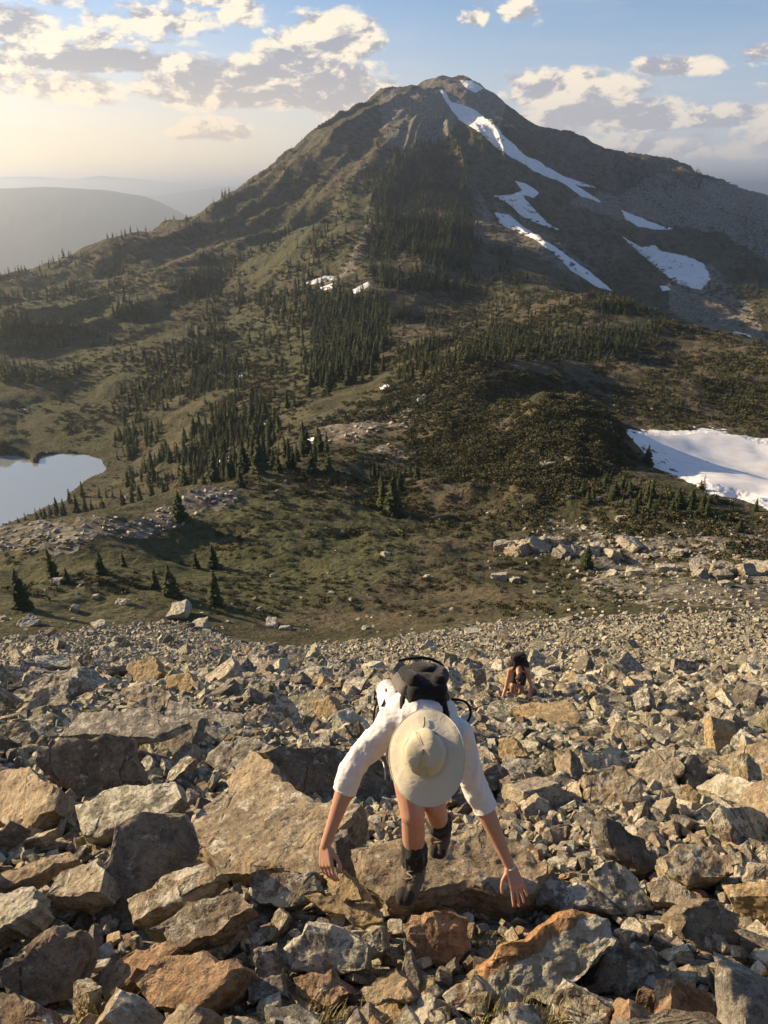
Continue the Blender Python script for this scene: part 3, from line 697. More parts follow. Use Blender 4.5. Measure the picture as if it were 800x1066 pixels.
vis = visible(TR[:, 0], TR[:, 1], TR[:, 3] * .6); tpx, tpy, dep = topix(TR[:, 0], TR[:, 1], TR[:, 2])
score = TR[:, 3] / dep * FPX * vis * ((tpx > -5) & (tpx < 805) & (tpy > 0))
order = np.argsort(-score); tpx0, tpy0 = tpx, tpy; NIND = 270; ind = order[:NIND]; rest = order[NIND:]
tm = trunk_mesh(); M_tr = npmesh('fir_trunk', tm[0], tm[1], True, [M_bark]); M_cr = [npmesh('fir_crown', v, f, False, [M_leaf1]) for v, f in HI]
GL_ = {'mid': 'dark fir in the loose wood on the slope left of the stony gully', 'strip': 'fir in the dark strip of wood running up the mountain flank', 'band': 'fir in the long dark band across the left flank',
       'upper': 'fir scattered on the upper left flank', 'edge': 'fir on the rim between green bench and dark wood', 'ridge': 'low brownish fir on the near ridge below the mountain',
       'right': 'far fir on the right hand slope', 'bench': 'low dark fir among the shrubs around the knoll', 'bank': 'fir in the row between the lake and the grassy bench', 'skyline': 'fir on the skyline of the left shoulder'}
def fir(x, y, z, h, label, group, k, wid=1.0):
    o = empty('fir_tree', (x, y, z), label, 'fir tree', group); o.rotation_euler = (rng.normal(0, .02), rng.normal(0, .02), rng.uniform(0, 6.28)); o.scale = (h * wid, h * wid, h)
    c = bpy.data.objects.new('crown', M_cr[k % 6]); link(c, o); c2 = bpy.data.objects.new('trunk', M_tr); link(c2, o)
TL = [((108,487), 'the east tip of the lake'), ((45,538), 'the near shore of the lake'), ((30,470), 'the far shore of the lake'), ((232,480), 'the oval snow spot'), ((269,441), 'the second snow spot in the firs'), ((251,394), 'the highest snow dot in the firs'), ((328,458), 'the snow spot by the stony gully'),
      ((402,404), 'the round snow spot'), ((340,292), 'the two snow patches'), ((376,300), 'the slim snow sliver'), ((190,525), 'the grey boulder run'), ((345,440), 'the stony gully'), ((24,427), 'the snow dash'), ((460,330), 'the foot of the dark wood'), ((330,385), 'the tip of the dark wood'), ((720,480), 'the snowfield')]
def fir_label(i):
    p_ = np.array([tpx0[i], tpy0[i]]); d_ = [math.hypot(p_[0] - q[0][0], p_[1] - q[0][1]) for q in TL]; o_ = int(np.argmin(d_)); dx, dy = p_ - np.array(TL[o_][0])
    sz_ = ['low', 'middling', 'tall', 'very tall'][int(np.clip((TR[i, 3] - 3) / 2.3, 0, 3))]; far_ = 'close' if d_[o_] < 22 else ('some way' if d_[o_] < 48 else 'well')
    oct_ = ['right of', 'below and right of', 'below', 'below and left of', 'left of', 'above and left of', 'above', 'above and right of'][int(round(math.atan2(dy, dx) / (math.pi / 4))) % 8]
    return f"{sz_} dark fir {far_} {oct_} {TL[o_][1]}"
flab = {int(i): fir_label(i) for i in ind}; byl = {}
for i, l_ in flab.items(): byl.setdefault(l_, []).append(i)
for l_, m_ in byl.items():
    if len(m_) < 2: continue
    xs = sorted(m_, key=lambda i: tpx0[i]); w0 = len(l_.split())
    if w0 > 14: l2 = l_.replace('dark fir', 'fir')
    else: l2 = l_
    flab[xs[0]] = 'leftmost ' + l2; flab[xs[-1]] = 'rightmost ' + l2
    mid_ = sorted(xs[1:-1], key=lambda i: tpy0[i])
    if mid_: flab[mid_[0]] = 'highest ' + l2
    if len(mid_) > 1: flab[mid_[-1]] = 'lowest ' + l2
    if len(mid_) > 2: flab[mid_[len(mid_) // 2]] = 'middle ' + l2
for n_, i in enumerate(ind):
    fir(*TR[i], flab[int(i)], 'firs on the slopes', n_, rng.uniform(.85, 1.3))
for n_, s_ in enumerate(sing): fir(*s_[:4], s_[4], 'lone firs on the bench', n_, rng.uniform(1.2, 1.7) if s_[3] < 5 else 1.2)
rest = rest[rng.random(len(rest)) < 2]
pr = MI + LO; wh = np.where(score[rest] > 7, rng.integers(0, 5, len(rest)), rng.integers(5, 10, len(rest)))
wd = rng.uniform(.8, 1.35, len(rest))
Vt, Ft, own = stack(pr, wh, TR[rest][:, :3], np.stack([TR[rest, 3] * wd, TR[rest, 3] * wd, TR[rest, 3]], 1), rng.uniform(0, 6.28, len(rest)))
sh = rng.random(len(rest))[own]
o = link(bpy.data.objects.new('forest', npmesh('forest', Vt, Ft, False, [M_leaf], {'shade': sh}))); props(o, 'far firs covering the mountain flank and ridge', None, None, 'stuff')
# shrubs (krummholz) as ground cover
def bush_proto(seed, n=70):
    r_ = random.Random(seed); V, F = [], []
    for i in range(n):
        a = r_.uniform(0, 6.28); e = r_.uniform(.05, 1.5); q = r_.uniform(.45, 1.0); x, y, z = q * math.cos(a) * math.cos(e), q * math.sin(a) * math.cos(e), q * math.sin(e) * .75
        s = r_.uniform(.09, .2); d1 = Vector((r_.gauss(0, 1), r_.gauss(0, 1), r_.gauss(0, .5))).normalized() * s; d2 = Vector((r_.gauss(0, .4), r_.gauss(0, .4), 1)).normalized() * s * 1.3
        k = len(V); c = Vector((x, y, z)); V += [c - d1, c - d2 * .5, c + d1, c + d2]; F += [(k, k + 1, k + 2), (k, k + 2, k + 3)]
    return np.array([tuple(v) for v in V]), np.array(F)
BU = [bush_proto(i) for i in range(6)]
sh_list = []
def bushes(poly, n, s0, s1, rl, clump=.45, lam=12):
    P = np.array(poly, float); lo, hi = P.min(0), P.max(0); got = 0; tries = 0
    while got < n and tries < 15:
        px = rng.uniform(lo[0], hi[0], n * 2); py = rng.uniform(lo[1], hi[1], n * 2); tries += 1
        k = polysd(px, py, P) > rng.normal(0, 5, n * 2); w_ = hits(px[k], py[k]); r = np.hypot(w_[:, 0], w_[:, 1])
        ok = ~np.isnan(w_[:, 0]) & (r > rl[0]) & (r < rl[1]); w_ = w_[ok]; f = fbm2(w_[:, 0], w_[:, 1], lam, 3, 55)
        w_ = w_[f > (clump - .5) * 1.2 + rng.uniform(-.3, .3, len(f))]
        for q in w_[:n - got]: sh_list.append((*q, rng.uniform(s0, s1)))
        got += len(w_)
bushes([(425,445),(480,412),(520,398),(600,400),(650,440),(650,485),(600,520),(540,505),(480,500),(420,475)], 4600, .4, .95, (90, 260), -.1, 9)
bushes([(300,460),(440,430),(470,500),(440,540),(330,540),(300,500)], 300, .4, .9, (80, 300), .55, 9)
bushes([(600,380),(800,390),(800,450),(740,440),(650,440)], 900, .6, 1.3, (150, 500), .4, 14)
bushes([(410,380),(560,370),(640,390),(520,400),(440,440),(390,440)], 900, .7, 1.4, (170, 500), .35, 14)
bushes([(480,300),(640,305),(800,360),(800,390),(560,370),(440,380)], 1700, .9, 1.9, (250, 700), .3, 20)
bushes([(600,490),(760,520),(800,545),(740,560),(600,545)], 260, .35, .9, (80, 260), .4, 7)
bushes([(740,570),(800,550),(810,600),(740,590)], 90, .3, .8, (60, 200), .2, 7)
bushes([(0,560),(300,520),(440,560),(440,640),(0,640)], 380, .2, .55, (62, 200), .62, 7)
bushes([(430,540),(800,560),(800,620),(430,640)], 420, .2, .55, (62, 200), .55, 7)
bushes([(0,290),(200,230),(400,130),(470,110),(480,200),(400,330),(250,450),(120,380),(0,400)], 2600, .9, 2.2, (300, 1500), .55, 45)
bushes([(480,110),(640,150),(800,195),(800,350),(640,290),(520,250)], 1200, 1.2, 2.8, (500, 1800), .6, 60)
bushes([(0,440),(800,400),(800,560),(0,560)], 1800, .3, .9, (80, 420), .5, 16)
bushes([(0,300),(480,300),(480,440),(0,470)], 2600, .6, 1.6, (200, 1000), .5, 26)
bushes([(200,500),(560,500),(640,640),(240,650)], 800, .15, .5, (60, 200), .5, 9)
S = np.array(sh_list); own_s = S[:, 3]
Vt, Ft, own = stack(BU, rng.integers(0, 6, len(S)), S[:, :3] - np.array([0, 0, .05]), np.stack([own_s * rng.uniform(1, 1.7, len(S)), own_s * rng.uniform(1, 1.7, len(S)), own_s * rng.uniform(.6, 1.1, len(S))], 1), rng.uniform(0, 6.28, len(S)))
o = link(bpy.data.objects.new('shrubs', npmesh('shrubs', Vt, Ft, False, [M_shrub], {'shade': rng.random(len(S))[own]}))); props(o, 'low scrubby bushes and dwarf conifers over knoll and slopes', None, None, 'stuff')
print('plants done', time.time() - T0, len(trees), len(S))
# ------------------------------------------------------------------ rocks
from mathutils import noise as mn
MR, t, b = mat('lichened_rock')
rco = t.attr('rco', 'Vector'); tint = t.attr('tint', 'Color'); lich = t.attr('lich', 'Fac')
nrm = t.node('ShaderNodeNewGeometry').outputs['Normal']; sepn = t.node('ShaderNodeSeparateXYZ'); t.l.new(nrm, sepn.inputs[0]); NZ = sepn.outputs[2]
n0_ = t.noise(rco, 1.6, 5, .6, .4); n1_ = t.noise(rco, 6.0, 7, .65, .4); n2_ = t.noise(rco, 26.0, 6, .7); n3_ = t.noise(rco, 110., 4, .6)
st = t.noise(t.vm('MULTIPLY', rco, (1.2, 1.2, 26.0)), 1.0, 6, .6, .5)
c = t.mix(t.ss(n1_, .32, .66), t.mix(.50, tint, (.030, .028, .025)), t.mix(.32, tint, (.66, .57, .42)))
c = t.mix(t.m('MULTIPLY', t.ss(st, .42, .66), .42), c, (.09, .078, .060))
c = t.mix(t.m('MULTIPLY', t.ss(n0_, .52, .70), .45), c, t.mix(.5, tint, (.42, .22, .10)))
c = t.mix(t.m('MULTIPLY', t.ss(n2_, .48, .66), .62), c, (.045, .041, .035))
# lichen: small black spots, pale crusts; crusts painted stronger on upward faces as sunlit tops
l1 = t.ss(t.m('ADD', t.m('MULTIPLY', t.noise(rco, 9.0, 8, .72, .3), 1.0), t.m('MULTIPLY', t.m('SUBTRACT', lich, .5), .30)), .52, .60)
c = t.mix(t.m('MULTIPLY', l1, t.m('ADD', .45, t.m('MULTIPLY', t.ss(NZ, .1, .8), .4))), c, (.64, .60, .49))
l2 = t.ss(t.m('ADD', t.noise(rco, 17.0, 7, .7, .2), t.m('MULTIPLY', t.m('SUBTRACT', lich, .5), .22)), .585, .64)
c = t.mix(t.m('MULTIPLY', l2, .55), c, (.30, .30, .16))
vs = t.vor(rco, 34.0, 'F1', 'Distance'); l3 = t.m('MULTIPLY', t.ss(vs, .22, .12), t.ss(n1_, .45, .6))
c = t.mix(t.m('MULTIPLY', l3, .7), c, (.03, .03, .028))
c = t.mix(t.m('MULTIPLY', t.ss(n3_, .45, .75), .3), c, (.5, .46, .38))
t.set(b.inputs['Base Color'], c); b.inputs['Roughness'].default_value = .82; b.inputs['Specular IOR Level'].default_value = .3
crk = t.m('ABSOLUTE', t.m('SUBTRACT', t.noise(t.vm('MULTIPLY', rco, (.9, .5, 3.2)), 1.5, 1.5, .4, .15), .5)); crk = t.m('MULTIPLY', t.ss(crk, .007, .001), t.ss(n1_, .48, .56))
hgt = t.m('ADD', t.m('ADD', t.m('MULTIPLY', n1_, .9), t.m('MULTIPLY', n2_, .42)), t.m('ADD', t.m('MULTIPLY', st, .5), t.m('MULTIPLY', n3_, .10)))
hgt = t.m('SUBTRACT', t.m('ADD', hgt, t.m('MULTIPLY', l1, .05)), t.m('MULTIPLY', crk, .5))
c = t.mix(t.m('MULTIPLY', crk, .55), c, (.03, .026, .022)); t.set(b.inputs['Base Color'], c)
t.set(b.inputs['Normal'], t.bump(hgt, 1.0, .06))

def ico(level):
    bm_ = bpy.data.meshes.new('tmp'); import bmesh
    b_ = bmesh.new(); bmesh.ops.create_icosphere(b_, subdivisions=level, radius=1.0); b_.to_mesh(bm_); b_.free()
    V = np.array([v.co[:] for v in bm_.vertices]); F = np.array([p.vertices[:] for p in bm_.polygons]); bpy.data.meshes.remove(bm_)
    return V, F
ICO = {k: ico(k) for k in (2, 3, 4, 5, 6)}
def fbm3(P, lam, octs, seed, gain=.5):
    s = 0; a = 1; x, y, z = (P / lam).T
    for o_ in range(octs):
        s = s + a * vn3(x + o_ * 3.7, y - o_ * 1.3, z, seed + o_); x, y, z = (x * .8 - y * .6) * 2.1, (x * .6 + y * .8) * 2.1, z * 2.1; a *= gain
    return s
def roughen(V, size, seed, k=1.0):
    """chipped, bedded surface: displacement along the direction from the centre"""
    n_ = np.linalg.norm(V, axis=1, keepdims=True) + 1e-9; d = V / n_
    a = fbm3(V, size * .42, 5, seed, .52); a2 = 1 - np.abs(fbm3(V, size * .30, 4, seed + 31, .5)) * 1.6
    bed = fbm3(V * np.array([.35, .35, 1.0]), size * .09, 3, seed + 60, .5); bed = np.round(bed * 2.2) / 2.2 * .55 + bed * .45
    lat = 1 - np.abs(d[:, 2:3]) ** 2
    q = (a * .030 + a2 * .020)[:, None] * size + (bed[:, None] * .022 * size) * lat
    return V + d * q * k
def bm_to_np(bm_):
    import bmesh
    bmesh.ops.triangulate(bm_, faces=bm_.faces); bm_.verts.index_update()
    V = np.array([v.co[:] for v in bm_.verts]); F = np.array([[v.index for v in f.verts] for f in bm_.faces]); bm_.free(); return V, F
def refine(V, F, maxlen, cap=24000):
    """split long edges until none exceeds maxlen (conforming: each long edge gets a midpoint)"""
    for _ in range(9):
        E = np.sort(np.concatenate([F[:, [0, 1]], F[:, [1, 2]], F[:, [2, 0]]]), 1); key = E[:, 0].astype(np.int64) * len(V) + E[:, 1]
        uk, inv = np.unique(key, return_inverse=True); ea, eb = uk // len(V), uk % len(V)
        ln = np.linalg.norm(V[ea] - V[eb], axis=1); lg = ln > maxlen
        if not lg.any() or len(F) > cap: break
        mid = np.full(len(uk), -1); mid[lg] = len(V) + np.arange(lg.sum()); V = np.concatenate([V, (V[ea[lg]] + V[eb[lg]]) / 2])
        n = len(F); m = np.stack([mid[inv[:n]], mid[inv[n:2 * n]], mid[inv[2 * n:]]], 1); c = (m >= 0).sum(1); out_ = [F[c == 0]]
        A = c == 3; f, q = F[A], m[A]; out_ += [np.stack([f[:, 0], q[:, 0], q[:, 2]], 1), np.stack([q[:, 0], f[:, 1], q[:, 1]], 1), np.stack([q[:, 1], f[:, 2], q[:, 2]], 1), q]
        for k in range(3):
            A = (c == 1) & (m[:, k] >= 0); f = np.roll(F[A], -k, 1); q = m[A, k]; out_ += [np.stack([f[:, 0], q, f[:, 2]], 1), np.stack([q, f[:, 1], f[:, 2]], 1)]
            A = (c == 2) & (m[:, k] < 0); f = np.roll(F[A], -k, 1); mm = np.roll(m[A], -k, 1)   # edge 0-1 short, mids on 1-2 and 2-0
            out_ += [np.stack([f[:, 0], f[:, 1], mm[:, 1]], 1), np.stack([f[:, 0], mm[:, 1], mm[:, 2]], 1), np.stack([mm[:, 1], f[:, 2], mm[:, 2]], 1)]
        F = np.concatenate(out_)
    return V, F
def chip(V, size, seed, k=1.0, fine=True):
    """chipped and bedded broken stone: ledges along the bedding, hollows and grain, as one displacement field"""
    r_ = np.random.default_rng(seed + 5)
    s1 = fbm3(V, size * .50, 3, seed, .5); s2 = fbm3(V, size * .50, 3, seed + 11, .5); s3 = fbm3(V, size * .50, 3, seed + 23, .5)
    out_ = V + np.stack([s1, s2, s3 * .6], 1) * size * .045 * k
    g1 = fbm3(V, size * .16, 4, seed + 41, .55); g2 = fbm3(V, size * .16, 4, seed + 47, .55); g3 = fbm3(V, size * .16, 4, seed + 53, .55)
    out_ += np.stack([g1, g2, g3], 1) * size * .022 * k
    # ledges: layers shifted against each other
    w_ = V[:, 2] + .10 * size * s1; lay = np.floor(w_ / (size * .055) + 50).astype(np.int64); z0 = np.zeros_like(lay)
    ang_ = np.floor(np.arctan2(V[:, 1], V[:, 0]) / .9 + 9 + .6 * s2).astype(np.int64)
    sh_ = _h(lay, ang_, z0, seed) - .5; lat = V[:, :2] / (np.linalg.norm(V[:, :2], axis=1, keepdims=True) + 1e-6)
    out_[:, :2] += lat * (sh_ * size * .035 * k)[:, None]
    tz = np.floor(fbm3(V * np.array([1, 1, .3]), size * .6, 3, seed + 71, .5) * 3.0) / 3.0; out_[:, 2] += tz * size * .040 * k
    return out_
def block_hull(seed, dims):
    import bmesh
    r_ = random.Random(seed); bm_ = bmesh.new(); d = [x / 2 for x in dims]
    shear = (r_.uniform(-.35, .35), r_.uniform(-.3, .3)); taper = r_.uniform(-.3, .25)
    for sx in (-1, 1):
        for sy in (-1, 1):
            for sz in (-1, 1):
                q = r_.random(); sc_ = 1 + taper * sz * .5
                base = [sx * sc_, sy * sc_, sz]
                pts_ = [base]
                if q < .5:                          # a broken corner
                    c1, c2, c3 = r_.uniform(.2, .75), r_.uniform(.2, .75), r_.uniform(.2, .9)
                    pts_ = [[base[0] * (1 - c1), base[1], base[2]], [base[0], base[1] * (1 - c2), base[2]], [base[0], base[1], base[2] * (1 - c3)]]
                for p_ in pts_:
                    v = [p_[i] + r_.gauss(0, .09) for i in range(3)]
                    v[0] += shear[0] * v[2] * .5; v[1] += shear[1] * v[0] * .6
                    bm_.verts.new((v[0] * d[0], v[1] * d[1], v[2] * d[2]))
    rs_ = bmesh.ops.convex_hull(bm_, input=bm_.verts); dv = [g_ for g_ in rs_['geom_interior'] if isinstance(g_, bmesh.types.BMVert)]
    if dv: bmesh.ops.delete(bm_, geom=dv, context='VERTS')
    V, F = bm_to_np(bm_); return V - V.mean(0), F
def cut_rock(seed, dims, level, k=1.0, ncut=0):
    V, F = block_hull(seed, dims); m_ = max(dims)
    if level < 2: return V, F
    V, F = refine(V, F, m_ * {2: .30, 3: .12, 4: .055, 5: .032}[level])
    V = chip(V, float(np.cbrt(np.prod(dims)) * 1.1) if level > 2 else float(np.cbrt(np.prod(dims))), seed, k * (1.0 if level > 2 else .8))
    return V, F
def outline_rock(seed, out, T, level=5, k=1.0):
    """traced outline as the top of a broken block: jagged rim, chamfer, tilted top facets, ragged underside"""
    out = np.array(out); r_ = np.random.default_rng(seed); sz = np.abs(out).max()
    rim = []
    for i in range(len(out)):
        a_, b_ = out[i], out[(i + 1) % len(out)]; e = b_ - a_; L_ = np.linalg.norm(e); n_ = max(1, int(L_ / (sz * .22))); nn_ = np.array([e[1], -e[0]]) / (L_ + 1e-9)
        for j in range(n_): rim.append(a_ + e * (j + (r_.uniform(-.25, .25) if j else 0)) / n_ + (nn_ * r_.normal(0, .05 * sz) if j else 0))
    rim = np.array(rim); n = len(rim); rz = T / 2 - np.abs(r_.normal(0, .05, n)) * min(T, .3)
    ins = rim * (.84 + .07 * np.sin(np.arange(n) * .9 + seed) + r_.uniform(-.02, .02, n))[:, None]; iz = T / 2 + (.05 * np.sin(np.arange(n) * 6.283 / n + seed)) * min(T, .35) + r_.normal(0, .008, n) * T
    low = rim * (1 + r_.normal(-.02, .05, (n, 1))); lz = -T * r_.uniform(.0, .25, n); bot = rim * r_.uniform(.72, .95, (n, 1)); bz = np.full(n, -T / 2)
    V = np.concatenate([np.column_stack([q, z]) for q, z in ((ins, iz), (rim, rz), (low, lz), (bot, bz))] + [[[0, 0, T / 2 + .004]], [[0, 0, -T / 2]]])
    F = []
    for i in range(n):
        j = (i + 1) % n; F.append((4 * n, i, j))
        for l_ in range(3):
            a_, b_ = l_ * n, (l_ + 1) * n; F += [(a_ + i, b_ + i, b_ + j), (a_ + i, b_ + j, a_ + j)]
        F.append((4 * n + 1, 3 * n + j, 3 * n + i))
    V, F = refine(V, np.array(F), sz * 2 * (.022 if level > 5 else .036), 40000)
    return chip(V, float(min(sz * .9, .40)), seed, k * .8), F
COLS = {'tan': (.47, .345, .20), 'grey': (.21, .195, .17), 'rust': (.44, .225, .09), 'brown': (.23, .16, .10), 'dark': (.10, .095, .088), 'pale': (.56, .48, .34), 'gold': (.58, .40, .17), 'green': (.25, .24, .13)}
def rock_obj(name, V, F, loc, rotm, col, lich_, label, cat, group, seed, smooth=True):
    LI_ = np.full(len(V), lich_)
    cc_ = np.array(COLS[col]) * random.Random(seed).uniform(.9, 1.12); TI_ = np.tile(cc_, (len(V), 1))
    if label and 'orange ridge at the bottom' in label:   # iron-stained rim
        W4 = V @ np.array(rotm).T + np.array(loc); qx_, qy_, _q = topix(W4[:, 0], W4[:, 1], W4[:, 2]); ln_ = 1013 - (qx_ - 494) * .60; e_ = sstep(-(qy_ - ln_) + 7 * fbm3(V, .10, 3, 3), -17, -7)[:, None]; TI_ = TI_ * (1 - e_) + np.array([.66, .30, .07]) * e_; LI_ = LI_ - .9 * e_[:, 0]
    offs = np.array([seed * 1.37 % 50, seed * 2.11 % 50, seed * .73 % 50])
    me_ = npmesh(name, V, F, smooth, [MR], {'rco': V + offs, 'tint': TI_, 'lich': LI_})
    o_ = link(bpy.data.objects.new(name, me_)); o_.matrix_world = Matrix.Translation(Vector(loc)) @ Matrix(np.array(rotm).tolist()).to_4x4()
    me_.set_sharp_from_angle(angle=R(38))
    return props(o_, label, cat, group)

